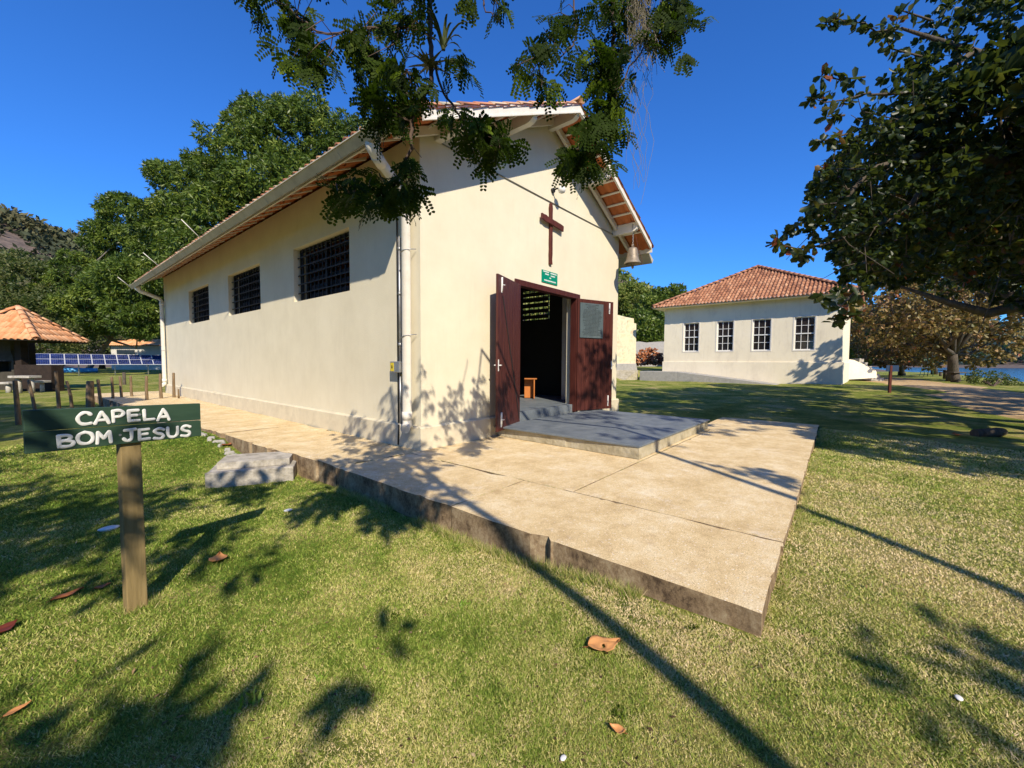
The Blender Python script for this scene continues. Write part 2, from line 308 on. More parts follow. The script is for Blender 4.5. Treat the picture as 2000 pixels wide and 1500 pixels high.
# dirt path draped on the lawn
def strip(name, pts, wid, mat, lift=.012, n=140, m=14, jag=.5):
    pts = np.array(pts, float); t = np.linspace(0, len(pts) - 1, n); P = np.stack([np.interp(t, range(len(pts)), pts[:, k]) for k in range(2)], 1)
    T = np.gradient(P, axis=0); T /= np.linalg.norm(T, axis=1)[:, None]; N = np.stack([-T[:, 1], T[:, 0]], 1)
    wl = np.interp(t, range(len(wid)), wid)
    jl = snoise(t * 9, t * 0, 1, 11) * jag; jr = snoise(t * 9, t * 0 + 5, 1, 12) * jag
    s = np.linspace(-1, 1, m)
    off = np.where(s[None, :] < 0, (wl + jl)[:, None] * s, (wl + jr)[:, None] * s)
    Q = P[:, None, :] + N[:, None, :] * off[..., None]; z = gz(Q[..., 0], Q[..., 1]) + lift * (1 - np.abs(s) ** 8 * 1.5)[None, :]
    V = np.concatenate([Q, z[..., None]], -1).reshape(-1, 3); J = np.arange((n - 1) * (m - 1)); J = J // (m - 1) * m + J % (m - 1)
    return fast_mesh(name, V, np.stack([J, J + m, J + m + 1, J + 1], 1), mat, smooth=True, kind='structure')
strip('dirt_path', [(9, -8), (14, -5.5), (20, -4.6), (28, -4.2), (38, -3.2), (52, -1.0)], [1.2, 1.6, 1.8, 1.7, 2.2, 3.0], M['dirt'], .03)
def hill(name, c, h, sx, sy, mat, seed, n=90, rng=2.6):
    a = np.linspace(-rng, rng, n); A, B = np.meshgrid(a, a); x = c[0] + A * sx; y = c[1] + B * sy
    z = h * np.exp(-(A ** 2 + B ** 2) / 2) * (1 + .10 * snoise(A * 3, B * 3, 1, seed)) - .03 * h - .6
    J = np.arange((n - 1) * (n - 1)); J = J // (n - 1) * n + J % (n - 1)
    fast_mesh(name, np.stack([x, y, z], -1).reshape(-1, 3), np.stack([J, J + 1, J + n + 1, J + n], 1), mat, smooth=True, kind='structure')
    def f(px, py):
        A = (px - c[0]) / sx; B = (py - c[1]) / sy
        return h * np.exp(-(A ** 2 + B ** 2) / 2) * (1 + .10 * snoise(A * 3, B * 3, 1, seed)) - .03 * h - .6
    return f
hA = hill('hill', (-60, 345), 93, 105, 95, M['hillside'], 21)
hB = hill('hill', (106, 66), 28, 30, 30, M['hillside'], 22)
hC = hill('hill', (850, -190), 48, 120, 120, M['hillside'], 23)

# ------------------------------------------------------------------ foliage engines
def frames(n, dirs=None, droop=0, rng=RNG):
    d = rng.normal(size=(n, 3)) if dirs is None else dirs.copy()
    d[:, 2] -= droop; d /= np.linalg.norm(d, axis=1)[:, None] + 1e-9
    r = rng.normal(size=(n, 3)); r -= d * (r * d).sum(1)[:, None]; r /= np.linalg.norm(r, axis=1)[:, None] + 1e-9
    return d, r, np.cross(d, r)
def leaves(base, d, side, up, ln, wd, tint, fold=.15, shape='diamond', rng=RNG):
    n = len(base); ln = np.broadcast_to(ln, n)[:, None]; wd = np.broadcast_to(wd, n)[:, None]
    if shape == 'diamond':
        P = [base, base + d * ln * .5 + side * wd * .5 + up * wd * fold, base + d * ln, base + d * ln * .5 - side * wd * .5 + up * wd * fold]
        V = np.stack(P, 1).reshape(-1, 3); F = np.arange(n * 4).reshape(n, 4); k = 4
    else:                                         # rounded leaf, two folded halves of 4 corners
        a = base; b = base + d * ln * .30 + side * wd * .36 + up * wd * fold; c = base + d * ln * .75 + side * wd * .48 + up * wd * fold
        e = base + d * ln * 1.0 - up * ln * .05; g = base + d * ln * .75 - side * wd * .48 + up * wd * fold; h = base + d * ln * .30 - side * wd * .36 + up * wd * fold
        V = np.stack([a, b, c, e, g, h], 1).reshape(-1, 3); q = np.arange(n)[:, None] * 6
        F = np.concatenate([q + np.array([[0, 1, 2, 3]]), q + np.array([[0, 3, 4, 5]])], 0); k = 6
    return V, F, np.repeat(tint, k)
def crown(lobes, n, per, ln, wd, droop, spread=.9, shell=.35, flat=1.0, seed=1, shape='diamond', tintfn=None, cut=None, sub=0):
    r = np.random.default_rng(seed); lobes = np.array(lobes, float)      # x y z rx ry rz
    if sub:                                                              # break each lobe into overhanging clumps
        big = lobes; out = [np.concatenate([big[:, :3], big[:, 3:] * .78], 1)]
        for lb in big:
            u = r.normal(size=(sub, 3)); u[:, 2] += .25; u /= np.linalg.norm(u, axis=1)[:, None]; rr = r.uniform(.24, .38, sub)
            out.append(np.concatenate([lb[:3] + u * lb[3:] * (1.0 - rr * .85)[:, None], np.stack([rr * lb[3], rr * lb[4], rr * lb[5] * .8], 1)], 1))
        lobes = np.concatenate(out)
    vol = (lobes[:, 3] * lobes[:, 4]) ** 1.0; pick = r.choice(len(lobes), n, p=vol / vol.sum()); Lb = lobes[pick]
    u = r.normal(size=(n, 3)); u /= np.linalg.norm(u, axis=1)[:, None]
    rad = 1 - shell * r.random(n) ** 1.5; rad = rad * (1 + .10 * snoise(u[:, 0] * 5 + pick * 3, u[:, 1] * 5 + u[:, 2] * 4, 1, seed))
    C = Lb[:, :3] + u * Lb[:, 3:] * rad[:, None]
    keep = np.ones(n, bool)
    for lb in lobes:                                                     # thin out what is deep inside another lobe
        q = (((C - lb[:3]) / lb[3:]) ** 2).sum(1); keep &= ~(q < .45)
    if cut is not None: keep &= cut(C)
    C = C[keep]; u = u[keep]; n = len(C)
    clump = .5 + .5 * snoise(C[:, 0] * 1.3, C[:, 1] * 1.3 + C[:, 2] * 1.7, 1, seed + 5)
    D = np.repeat(u, per, 0) * .8 + r.normal(size=(n * per, 3)) * spread; d, s, up = frames(n * per, D, droop, r)
    base = np.repeat(C, per, 0) + d * ln * .08
    tint = np.clip(.45 * np.repeat(clump, per) + .28 + .25 * r.normal(size=n * per) * .6, 0, 1)
    if tintfn is not None: tint = tintfn(tint, r)
    return leaves(base, d, s, up, ln * r.uniform(.7, 1.2, n * per), wd * r.uniform(.8, 1.2, n * per), tint, shape=shape)
def tree(name, base, lobes, mat, n, per, ln, wd, droop, label, cat='tree', group=None, trunk=.35, bark='bark', seed=1, shape='diamond', limbs=True, tintfn=None, shell=.35, cut=None, sub=0):
    t = thing(name, base, label, cat, group); base = np.array(base, float); lobes = np.array(lobes, float)
    b = MB(); ctr = (lobes[:, :3] * lobes[:, 3:4]).sum(0) / lobes[:, 3].sum(); fork = base + (ctr - base) * .35; fork[:2] += .2 * (ctr - base)[:2]
    b.tube([base - [0, 0, .2], base + (fork - base) * .3, base + (fork - base) * .7, fork], [trunk * 1.35, trunk, trunk * .85, trunk * .8], 12)
    if limbs:
        for lb in lobes[:14]:
            p = fork; q = lb[:3]; m = (p + q) / 2 + RNG.normal(size=3) * .12 * np.linalg.norm(q - p)
            b.tube([p, (p + m) / 2, m, (m + q) / 2, q], [trunk * .55, trunk * .42, trunk * .3, trunk * .2, trunk * .08], 7)
    b.build('trunk', M[bark], t)
    V, F, T = crown(lobes, n, per, ln, wd, droop, seed=seed, shape=shape, tintfn=tintfn, shell=shell, cut=cut, sub=sub)
    fast_mesh('crown', V, F, mat, t, T); return t
#@@PART2
def hit(px, py, dmin=1.0, dmax=900):
    v = Rm.T @ np.array([(px - 1000) / FPX, (py - 750) / FPX, 1.0])
    ts = np.geomspace(dmin, dmax, 600); P = CAM + v * ts[:, None]; g = gz(P[:, 0], P[:, 1]); k = np.argmax(P[:, 2] < g)
    if not (P[:, 2] < g).any(): k = len(ts) - 1
    p = P[k].copy(); p[2] = g[k]; return p
def bump_poly(pts, n=14, amp=.01, seed=0):
    r = np.random.default_rng(seed); out = []
    for i in range(len(pts)):
        a = np.array(pts[i], float); b = np.array(pts[(i + 1) % len(pts)], float); m = max(1, int(np.linalg.norm(b - a) * n / 3)); w = 0
        us = np.sort(np.concatenate([[0], r.uniform(.02, .98, m - 1)])); nr = np.array([a[1] - b[1], b[0] - a[0]]); nr = nr / (np.linalg.norm(nr) + 1e-9)
        for k in range(m):
            p = a + (b - a) * us[k]; w = .75 * w + r.normal() * amp * .35
            if k: p = p + nr * (w + (abs(r.normal()) * amp * 1.6 if r.random() < .16 else 0))
            out.append(p)
    return out

# ------------------------------------------------------------------ pavement
b = MB()
def slabpoly(pts, z0=-.42, z1=0, amp=.008, seed=0):
    P = bump_poly(pts, 26, amp * 1.3, seed); b.prism([(p[0], p[1], z0) for p in P], (0, 0, z1 - z0))
slabpoly([(2.52, .33), (3.65, .36), (3.65, 2.845), (2.54, 2.845)], seed=1, amp=.013)
slabpoly([(2.55, 2.86), (3.65, 2.86), (3.65, 5.0), (2.53, 5.0)], seed=2, amp=.018)
slabpoly([(2.53, 5.015), (3.86, 5.015), (3.86, 9.0), (2.34, 9.0)], z1=-.002, seed=3, amp=.03)
slabpoly([(2.34, 9.015), (3.86, 9.015), (3.86, 14.0), (2.1, 14.0)], z1=.0, seed=4, amp=.014)
slabpoly([(2.1, 14.015), (3.86, 14.015), (3.86, 23.5), (1.7, 23.5)], z1=-.001, seed=5, amp=.014)
slabpoly([(3.665, .36), (11.36, .54), (11.34, 2.5), (9.0, 2.5), (9.0, 2.2), (3.665, 2.2)], seed=6, amp=.004)
slabpoly([(3.665, 2.215), (8.98, 2.215), (8.98, 5.01), (3.665, 5.01)], z1=-.001, seed=7, amp=.003)
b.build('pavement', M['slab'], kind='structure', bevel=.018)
# broken rubble edging beside the path
b = MB(); r = np.random.default_rng(4)
for k in range(40):
    y = 6.9 + k * .2 + r.uniform(-.06, .06); x = np.interp(y, [5, 9, 14], [2.50, 2.28, 2.06]) - r.uniform(.02, .14)
    a = r.uniform(0, 3.1); MM = np.array([[math.cos(a), -math.sin(a), 0], [math.sin(a), math.cos(a), 0], [0, 0, 1]])
    b.box((x, y, float(gz(x, y)) + .01), (r.uniform(.05, .14), r.uniform(.08, .22), r.uniform(.04, .08)), MM, .7)
b.build('kerb', M['conc'], kind='structure', bevel=.012)

# ------------------------------------------------------------------ chapel
XL, XR, YF, YB, XC = 3.912, 10.63, 5.07, 22.0, 7.27
def zw(x): return 6.36 - .48 * abs(x - XC)
def zd(x): return 6.46 - .48 * abs(x - XC)
ch = thing('chapel', (XC, YF, 0), 'cream stuccoed gabled chapel with open dark red doors and three barred side windows', 'chapel')
b = MB()
for poly in ([(XL, 0), (6.2, 0), (6.2, zw(6.2)), (XL, zw(XL))], [(6.2, 2.95), (8.5, 2.95), (8.5, zw(8.5)), (XC, zw(XC)), (6.2, zw(6.2))], [(8.5, 0), (XR, 0), (XR, zw(XR)), (8.5, zw(8.5))]):
    b.prism([(x, YF, z) for x, z in poly], (0, .3, 0))
b.build('front_wall', M['stucco'], ch)
WY = [(7.13, 9.5), (11.46, 13.9), (15.8, 18.2)]; WZ = (2.645, 3.79)
def sidewall(x0, x1, name, mat, ztop, y0=YF + .3, y1=YB, zb=0):
    b = MB(); e = y0
    for a, c in WY:
        b.bx((x0, e, zb), (x1, a, ztop)); b.bx((x0, a, zb), (x1, c, WZ[0])); b.bx((x0, a, WZ[1]), (x1, c, ztop)); e = c
    b.bx((x0, e, zb), (x1, y1, ztop)); return b.build(name, mat, ch)
sidewall(XL, XL + .3, 'side_wall', M['stucco'], zw(XL)); sidewall(XR - .3, XR, 'side_wall', M['stucco'], zw(XR))
sidewall(XL + .303, XL + .32, 'shade_lining', M['int_shade'], zw(XL), YF + .31, YB - .32, .362)  # thin inner sheets added to carry the dark interior tone
sidewall(XR - .32, XR - .303, 'shade_lining', M['int_shade'], zw(XR), YF + .31, YB - .32, .362)
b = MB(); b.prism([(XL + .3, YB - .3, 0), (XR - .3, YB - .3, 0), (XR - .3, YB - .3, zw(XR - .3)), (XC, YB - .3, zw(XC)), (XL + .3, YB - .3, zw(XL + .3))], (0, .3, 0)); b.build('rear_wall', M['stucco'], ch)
b = MB(); b.prism([(XL + .325, YB - .33, .362), (XR - .325, YB - .33, .362), (XR - .325, YB - .33, zw(XR - .3)), (XC, YB - .33, zw(XC)), (XL + .325, YB - .33, zw(XL + .3))], (0, .02, 0)); b.build('shade_lining', M['int_shade'], ch)
b = MB()                                                      # plinth with sloped shoulder
pr = lambda s: [(0, -.05), (s * -.055, -.05), (s * -.055, .335), (s * -.040, .352), (0, .362)]
b.prism([(XL - .002 + dx, YF - .002, z) for dx, z in pr(1)], (0, YB - YF + .06, 0))
b.prism([(XR + .002 + dx, YF - .002, z) for dx, z in pr(-1)], (0, YB - YF + .06, 0))
b.prism([(XL - .057, YF - .004 + dx, z) for dx, z in pr(1)], (6.2 - XL + .057, 0, 0))
b.prism([(8.5, YF - .004 + dx, z) for dx, z in pr(1)], (XR + .057 - 8.5, 0, 0))
b.build('plinth', M['plinth'], ch)
b = MB(); b.bx((XL + .3, YF + .3, -.05), (XR - .3, YB - .3, .36)); b.bx((6.22, YF + .06, .02), (8.48, YF + .3, .359)); b.build('floor_slab', M['slate'], ch, bevel=.006)
b = MB(); b.bx((9.35, 5.9, .362), (9.5, 6.05, 4.6)); b.build('inner_post', M['trim'], ch)
# windows
for sx, x0 in ((1, XL), (-1, XR)):
    for i, (a, c) in enumerate(WY):
        fx = x0 + sx * .17; b = MB(); w_ = .05
        for (ya, yb, za, zb) in ((a, a + w_, WZ[0], WZ[1]), (c - w_, c, WZ[0], WZ[1]), (a + w_, c - w_, WZ[0], WZ[0] + w_), (a + w_, c - w_, WZ[1] - w_, WZ[1]), ((a + c) / 2 - .035, (a + c) / 2 + .035, WZ[0] + w_, WZ[1] - w_)):
            b.bx((fx - .03, ya + .002, za + .002), (fx + .03, yb - .002, zb - .002))
        wo = b.build('window', M['dark_wood'], ch)
        b = MB(); nn = 13
        for k in range(1, nn):
            y = a + (c - a) * k / nn; b.bx((fx - .012 - sx * .05, y - .009, WZ[0] + .01), (fx + .012 - sx * .05, y + .009, WZ[1] - .01))
        for k in range(1, 6):
            z = WZ[0] + (WZ[1] - WZ[0]) * k / 6; b.bx((fx - .010 - sx * .078, a + .01, z - .011), (fx + .010 - sx * .078, c - .01, z + .011))
        b.build('window_grille', M['iron'], wo)
        if True:
            b = MB()
            for k in range(6):
                z = WZ[0] + .08 + k * .175
                b.prism([(fx + sx * .05, a + .1, z), (fx + sx * .062, a + .1, z + .004), (fx + sx * .10, a + .1, z + .11), (fx + sx * .09, a + .1, z + .11)], (0, (c - a) * (.84 if sx > 0 else .5), 0))
            b.build('louvre', M['dark_wood'], wo)
# tiled roof generator
PROF = np.array([(-.5, 0), (-.36, .010), (-.28, .34), (-.15, .84), (0, 1.0), (.15, .84), (.28, .34), (.36, .010), (.5, 0)])
def tiles(O, U, V, width, Lf, pitch=.21, row=.37, h=.062, lift=.022, seed=0, s0f=None):
    O, U, V = [np.array(k, float) for k in (O, U, V)]; U /= np.linalg.norm(U); V /= np.linalg.norm(V); N = np.cross(U, V); N = N if N[2] > 0 else -N
    if h < 0: pass
    r = np.random.default_rng(seed); vs = []; fs = []; ts = []; n = max(1, round(width / pitch)); pitch = width / n; p = len(PROF)
    for i in range(n):
        u = (i + .5) * pitch; Lm = Lf(u); s = 0 if s0f is None else s0f(u)
        while s < Lm - .06:
            e = min(s + row * 1.1, Lm + .02); j = r.normal() * .006; tn = np.clip(r.normal(.45, .25), 0, 1); sk = r.normal() * .008; b0 = len(vs)
            for q, (ss, lf) in enumerate(((s + j, lift + r.normal() * .004), (e, 0))):
                for a, hh in PROF: vs.append(O + U * (u + a * pitch * (1.04) + sk * (1 - q)) + V * ss + N * (hh * h + lf)); ts.append(tn)
            fs += [(b0 + k, b0 + k + 1, b0 + p + k + 1, b0 + p + k) for k in range(p - 1)]
            if lift > 0 and h > 0:             # rim thickness at the lower end
                b1 = len(vs)
                for a, hh in PROF: vs.append(O + U * (u + a * pitch * 1.04 + sk) + V * (s + j + .002) + N * (max(hh * h - .006, -.012) + .004)); ts.append(tn * .6)
                fs += [(b0 + k + 1, b0 + k, b1 + k, b1 + k + 1) for k in range(p - 1)]
            s += row
    return np.array(vs), np.array(fs), np.array(ts)
def tileroof(name, faces, mat, parent, **kw):
    Vs, Fs, Ts, o = [], [], [], 0
    for k, f in enumerate(faces):
        v, q, t = tiles(*f, seed=k + 3, **kw); Vs.append(v); Fs.append(q + o); Ts.append(t); o += len(v)
    return fast_mesh(name, np.concatenate(Vs), np.concatenate(Fs), mat, parent, np.concatenate(Ts), smooth=True)
def caps(name, a, b_, mat, parent, r=.12, step=.38, seed=1):
    a, b_ = np.array(a, float), np.array(b_, float); n = max(2, round(np.linalg.norm(b_ - a) / step)); d = (b_ - a) / n; rr = np.random.default_rng(seed)
    m = MB()
    sd = np.cross(d, (0, 0, 1)); sd /= np.linalg.norm(sd); up = np.cross(sd, d); up /= np.linalg.norm(up)
    for i in range(n):
        m.ct = float(np.clip(rr.normal(.5, .25), 0, 1)); vs = []
        for q, rad, lf in ((a + d * i, r * 1.06, .02), (a + d * (i + 1.1), r * .92, 0)):
            for k in range(9):
                th = math.pi * k / 8; vs.append(q + sd * math.cos(th) * rad + up * (math.sin(th) * rad * .8 + lf))
        m.add(vs, [(k, k + 1, 10 + k, 9 + k) for k in range(8)], True)
    return m.build(name, mat, parent, solid=.012)
EX, Y0, Y1 = 3.28, 4.33, 22.5; SL = math.hypot(1, .48)
LN = (XC - EX) * SL
EL = 3.10; LL = (XC - EL) * SL
roof = tileroof('roof', [((EL, Y0, zd(EL)), (0, 1, 0), (1, 0, .48), Y1 - Y0, lambda u: LL), ((2 * XC - EX, Y0, zd(EX)), (0, 1, 0), (-1, 0, .48), Y1 - Y0, lambda u: LN)], M['tile'], ch)
und = tileroof('tile_underside', [((EX, Y0, zd(EX) - .012), (0, 1, 0), (1, 0, .48), Y1 - Y0, lambda u: LN), ((2 * XC - EX, Y0, zd(EX) - .012), (0, 1, 0), (-1, 0, .48), Y1 - Y0, lambda u: LN)], M['tile_under'], roof, h=-.03, lift=-.02)
caps('ridge_cap', (XC, Y0 - .02, zd(XC) + .02), (XC, Y1, zd(XC) + .02), M['tile'], roof, .105)
for s in (-1, 1):                                             # barge boards
    b = MB(); xe = XC + s * 3.87
    b.prism([(XC, 4.35, 6.29), (XC, 4.35, 6.475), (xe, 4.35, 6.475 - .48 * 3.87), (xe + s * -.03, 4.35, 6.29 - .48 * 3.84)], (0, .032, 0))
    b.prism([(XC, 4.338, 6.288), (XC, 4.338, 6.318), (xe + s * -.03, 4.338, 6.318 - .48 * 3.84), (xe + s * -.03, 4.338, 6.288 - .48 * 3.84)], (0, .012, 0))
    b.build('barge_board', M['trim'], ch)
    b = MB(); b.prism([(XC, 4.93, 6.27), (XC, 4.93, 6.40), (xe, 4.93, 6.40 - .48 * 3.87), (xe, 4.93, 6.27 - .48 * 3.87)], (0, .07, 0)); b.build('rafter', M['trim'], ch)
    for k in range(1, 11):
        d = k * .36 / SL + .05; x = XC + s * d; z = 6.378 - .48 * d
        MB().box((x, 4.655, z), (.045, .54, .028), [[1 / SL, 0, s * .48 / SL], [0, 1, 0], [-s * .48 / SL, 0, 1 / SL]]).build('batten', M['trim'], ch)
for x in (4.25, 5.85, 7.27, 8.69, 10.29):
    z = 6.18 - .48 * abs(x - XC); pts = [(5.07, z), (5.07, z + .21), (4.385, z + .21), (4.385, z + .12), (4.40, z + .06), (4.45, z + .02), (4.53, z)]
    MB().prism([(x - .06, y, zz) for y, zz in pts], (.12, 0, 0)).build('purlin', M['trim'], ch, bevel=.006)
for k in range(34):                                           # rafter tails under both eaves
    y = 5.45 + k * .5
    for s in (-1, 1):
        xe = XC + s * 3.93; xw = XC + s * 3.40
        b = MB(); b.prism([(xw, y, 6.385 - .48 * 3.40), (xw, y, 6.44 - .48 * 3.40), (xe, y, 6.44 - .48 * 3.93), (xe, y, 6.385 - .48 * 3.93)], (0, .055, 0)); b.build('rafter', M['trim'], ch)
for s in (-1, 1):
    x = XC + s * 3.985; MB().bx((x - .012, 4.385, 4.40), (x + .012, 22.45, 4.548)).build('eaves_board', M['trim'], ch)
# gutters + downpipes
for s, nm in ((-1, 'near'), (1, 'far')):
    X_ = lambda x: x if s < 0 else 2 * XC - x
    y0, y1 = 4.5, 22.3; b = MB(); yl = y1 - y0
    b.prism([(X_(2.893), y0, 4.283), (X_(2.975), y0, 4.176), (X_(2.985), y0, 4.184), (X_(2.903), y0, 4.288)], (0, yl, 0))
    b.prism([(X_(2.979), y0, 4.174), (X_(3.262), y0, 4.43), (X_(3.255), y0, 4.44), (X_(2.987), y0, 4.190)], (0, yl, 0))
    b.prism([(X_(2.880), y0, 4.284), (X_(2.880), y0, 4.300), (X_(2.915), y0, 4.300), (X_(2.915), y0, 4.290)], (0, yl, 0))
    for y in (y0 - .008, y1): b.prism([(X_(2.978), y, 4.178), (X_(3.25), y, 4.43), (X_(3.25), y, 4.45), (X_(2.90), y, 4.286)], (0, .008, 0))
    for k in range(7):
        y = y0 + 1.1 + k * 2.6; b.prism([(X_(2.971), y, 4.172), (X_(2.887), y, 4.288), (X_(2.892), y, 4.291), (X_(2.977), y, 4.177)], (0, .015, 0))
    b.build('gutter', M['trimdull'], ch)
for (ya, yw) in ((4.95, 5.27), (21.7, 21.85)):
    b = MB(); b.tube([(3.06, ya, 4.25), (3.06, ya, 4.14), (3.12, ya + .02, 4.08), (3.73, yw - .03, 3.86), (3.80, yw, 3.76), (3.80, yw, .44), (3.79, yw - .01, .37), (3.70, yw - .08, .33)], [.11, .085, .072, .07, .07, .07, .072, .07], 14)
    for a_, c_ in (((3.12, ya + .02, 4.08), (3.26, ya + .09, 4.03)), ((3.80, yw, 3.74), (3.80, yw, 3.6)), ((3.80, yw, .46), (3.80, yw, .58))): b.cyl(a_, c_, .079)
    dp = b.build('downpipe', M['trim'], ch)
    for z in (3.0, 1.72):
        b = MB(); b.tube([(3.89, yw - .13, z + .05), (3.80, yw - .085, z + .04), (3.722, yw - .03, z + .02), (3.722, yw + .03, z), (3.80, yw + .085, z - .02), (3.9, yw + .12, z - .03)], .007, 6); b.build('pipe_strap', M['galv'], dp)
# door frame and leaves
b = MB(); b.bx((6.2, YF - .02, .19), (6.29, YF + .14, 2.95)); b.bx((8.41, YF - .02, .19), (8.5, YF + .14, 2.95)); b.bx((6.14, YF - .03, 2.85), (8.56, YF + .14, 2.96)); b.build('door_frame', M['door'], ch, bevel=.004)
def leaf(hinge, free, z0, z1, flip):
    h = np.array(hinge); f = np.array(free); e = f - h; Lh = np.linalg.norm(e); e = e / Lh; n = np.array([-e[1], e[0], 0]); n = n if n[1] < 0 else -n
    MM = np.stack([e, n, np.array([0, 0, 1.0])], 1); b = MB(); np_ = 9; wv = Lh / np_
    for k in range(np_):
        c = h + e * (k + .5) * wv + np.array([0, 0, (z0 + z1) / 2]); b.box(c, (wv - .007, .04, z1 - z0), MM)
    b.box(h + e * Lh / 2 - n * .012 + np.array([0, 0, (z0 + z1) / 2]), (Lh - .004, .012, z1 - z0 - .01), MM)
    o = b.build('door', M['door'], ch, bevel=.003)
    p0 = h + e * .04 + n * .022 + np.array([0, 0, z0 + .12]); p1 = h + e * (Lh - .2) + n * .022 + np.array([0, 0, z1 - .35])
    d = p1 - p0; ld = np.linalg.norm(d); d /= ld; q = np.cross(n, d); b = MB(); b.box((p0 + p1) / 2, (ld, .012, .03), np.stack([d, n, q], 1)); b.build('door_brace', M['iron'] if not flip else M['door'], o)
    for zz in (z1 - .17, z0 + .2):
        b = MB(); c = h + e * (Lh - .14) + n * .03 + np.array([0, 0, zz]); b.box(c, (.03, .012, .26), MM); b.cyl(c + n * .012 - [0, 0, .11], c + n * .012 + [0, 0, .13], .008, 8); b.cyl(c + n * .01, c + n * .05 + e * -.03, .007, 6); b.build('door_bolt', M['steelwhite'], o)
    b = MB(); c = h + e * (Lh - .03) + np.array([0, 0, 1.3]); b.box(c, (.03, .05, .2), MM); b.cyl(c + n * .02, c + n * .07, .009, 8); b.cyl(c + n * .06 - e * .05, c + n * .06 + e * .03, .010, 8); b.cyl(c - n * .02, c - n * .06, .012, 8); b.build('door_handle', M['steelwhite'], o)
    return o, h, e, n, MM
leaf((6.27, 5.04, 0), (5.25, 4.72, 0), .14, 2.86, False)
_, h, e, n, MM = leaf((8.44, 5.04, 0), (9.50, 4.66, 0), .215, 2.86, True)
# notice board fixed on the second leaf
pl = thing('notice_plaque', h + e * .44 + n * .03 + [0, 0, 1.85], 'blue-grey engraved plaque on the upper half of the right door leaf', 'plaque')
b = MB(); c = h + e * .41 + n * .036 + np.array([0, 0, 2.36]); b.box(c, (.72, .02, .82), MM); b.build('plate', surf('plaque_metal', [(.075, .105, .115), (.13, .165, .175)], 5, .35, .1, .001, 40, stretch=(3, 3, .5), metal=.2), pl)
b = MB(); r = np.random.default_rng(5)
for k in range(24):
    wd = r.uniform(.4, .6) if k > 3 else r.uniform(.2, .45)
    cc = c + n * .0115 + [0, 0, .37 - k * .031]
    x = -wd / 2
    while x < wd / 2:
        l = r.uniform(.015, .05); b.box(cc + e * (x + l / 2), (l, .003, .011), MM); x += l + .012
b.build('engraving', surf('plaque_ink', [(.02, .025, .03), (.03, .035, .04)], 5, .6, 0), pl)

# ------------------------------------------------------------------ things on the chapel
t = thing('wooden_cross', (7.31, YF - .03, 3.44), 'rough dark red wooden cross high on the gable wall', 'cross')
def rough(pts, wv, tk, seed):
    r = np.random.default_rng(seed); a, c = np.array(pts[0]), np.array(pts[1]); n = 12; b = MB(); L_, R_ = [], []
    d = (c - a) / np.linalg.norm(c - a); s = np.array([-d[2], 0, d[0]])
    for k in range(n + 1):
        p = a + (c - a) * k / n; L_.append(p + s * (wv / 2 + r.normal() * .006)); R_.append(p - s * (wv / 2 + r.normal() * .006))
    b.prism(L_ + R_[::-1], (0, -tk, 0)); return b
rough([(7.31, YF - .003, 3.44), (7.30, YF - .003, 4.71)], .085, .05, 1).build('upright', M['crosswood'], t, bevel=.006)
rough([(6.90, YF - .055, 4.335), (7.71, YF - .055, 4.27)], .12, .04, 2).build('crossbar', M['crosswood'], t, bevel=.006)
t = thing('wall_lamp', (7.39, YF - .05, 4.98), 'small round bulkhead lamp with grey bracket above the wooden cross', 'lamp')
b = MB(); b.cyl((7.38, YF, 5.0), (7.38, YF - .05, 5.0), .05); b.tube([(7.38, YF - .04, 5.0), (7.38, YF - .12, 5.02), (7.40, YF - .18, 5.0)], .018, 8); b.build('bracket', M['iron'], t)
b = MB(); b.lathe([(0, .075), (.05, .06), (.078, .02), (.08, -.01), (.06, -.06), (0, -.08)], (7.42, YF - .22, 4.98), 18); b.build('globe', M['steelwhite'], t)
t = thing('chapel_sign', (7.30, YF - .02, 3.03), 'small green enamel sign with white lines of writing above the doorway', 'sign')
b = MB(); b.bx((7.02, YF - .018, 3.035), (7.60, YF - .003, 3.29)); b.build('board', surf('sign_enamel', [(.0, .20, .125), (.005, .26, .16)], 3, .35, 0), t, bevel=.003)
b = MB(); r = np.random.default_rng(8)
for z, x0, x1 in ((3.262, 7.06, 7.26), (3.255, 7.33, 7.56), (3.213, 7.13, 7.26), (3.20, 7.34, 7.50), (3.150, 7.29, 7.35), (3.085, 7.10, 7.53)):
    x = x0
    while x < x1:
        l = r.uniform(.012, .02); b.bx((x, YF - .021, z - .013), (x + l, YF - .0185, z + .013)); x += l + .008
b.build('lettering', M['letter'], t)
tag(MB().tube([(4.29 + (10.46 - 4.29) * k / 12, YF - .014 - .0 * k, 4.745 + .03 * k / 12 - .012 * math.sin(math.pi * k / 12)) for k in range(13)], .011, 6).build('wall_cable', surf('cable_grey', [(.22, .21, .18), (.30, .28, .24)], 5, .7, 0)), 'thin straight cable crossing the gable wall just above the cross', 'cable')
bx_, by_ = 10.29, 4.52; zb = 6.18 - .48 * (bx_ - XC)
t = thing('church_bell', (bx_, by_, zb - .92), 'weathered bronze bell hanging from a beam end at the gable corner', 'bell')
prof = [(r_ * .88, z_ * .93) for r_, z_ in [(.0, 0), (.05, 0), (.115, -.02), (.14, -.07), (.15, -.15), (.165, -.26), (.19, -.36), (.235, -.42), (.25, -.455), (.235, -.46), (.20, -.43), (.15, -.3), (.12, -.08), (0, -.04)]]
zt = zb - .38
MB().lathe(prof, (bx_, by_, zt), 28).build('bell_body', M['bell'], t)
b = MB(); b.tube([(bx_ - .03, by_, zt - .04), (bx_ - .05, by_, zt + .05), (bx_, by_, zt + .09), (bx_ + .05, by_, zt + .05), (bx_ + .03, by_, zt - .01)], .014, 8); b.build('crown_loop', M['bell'], t)
b = MB()
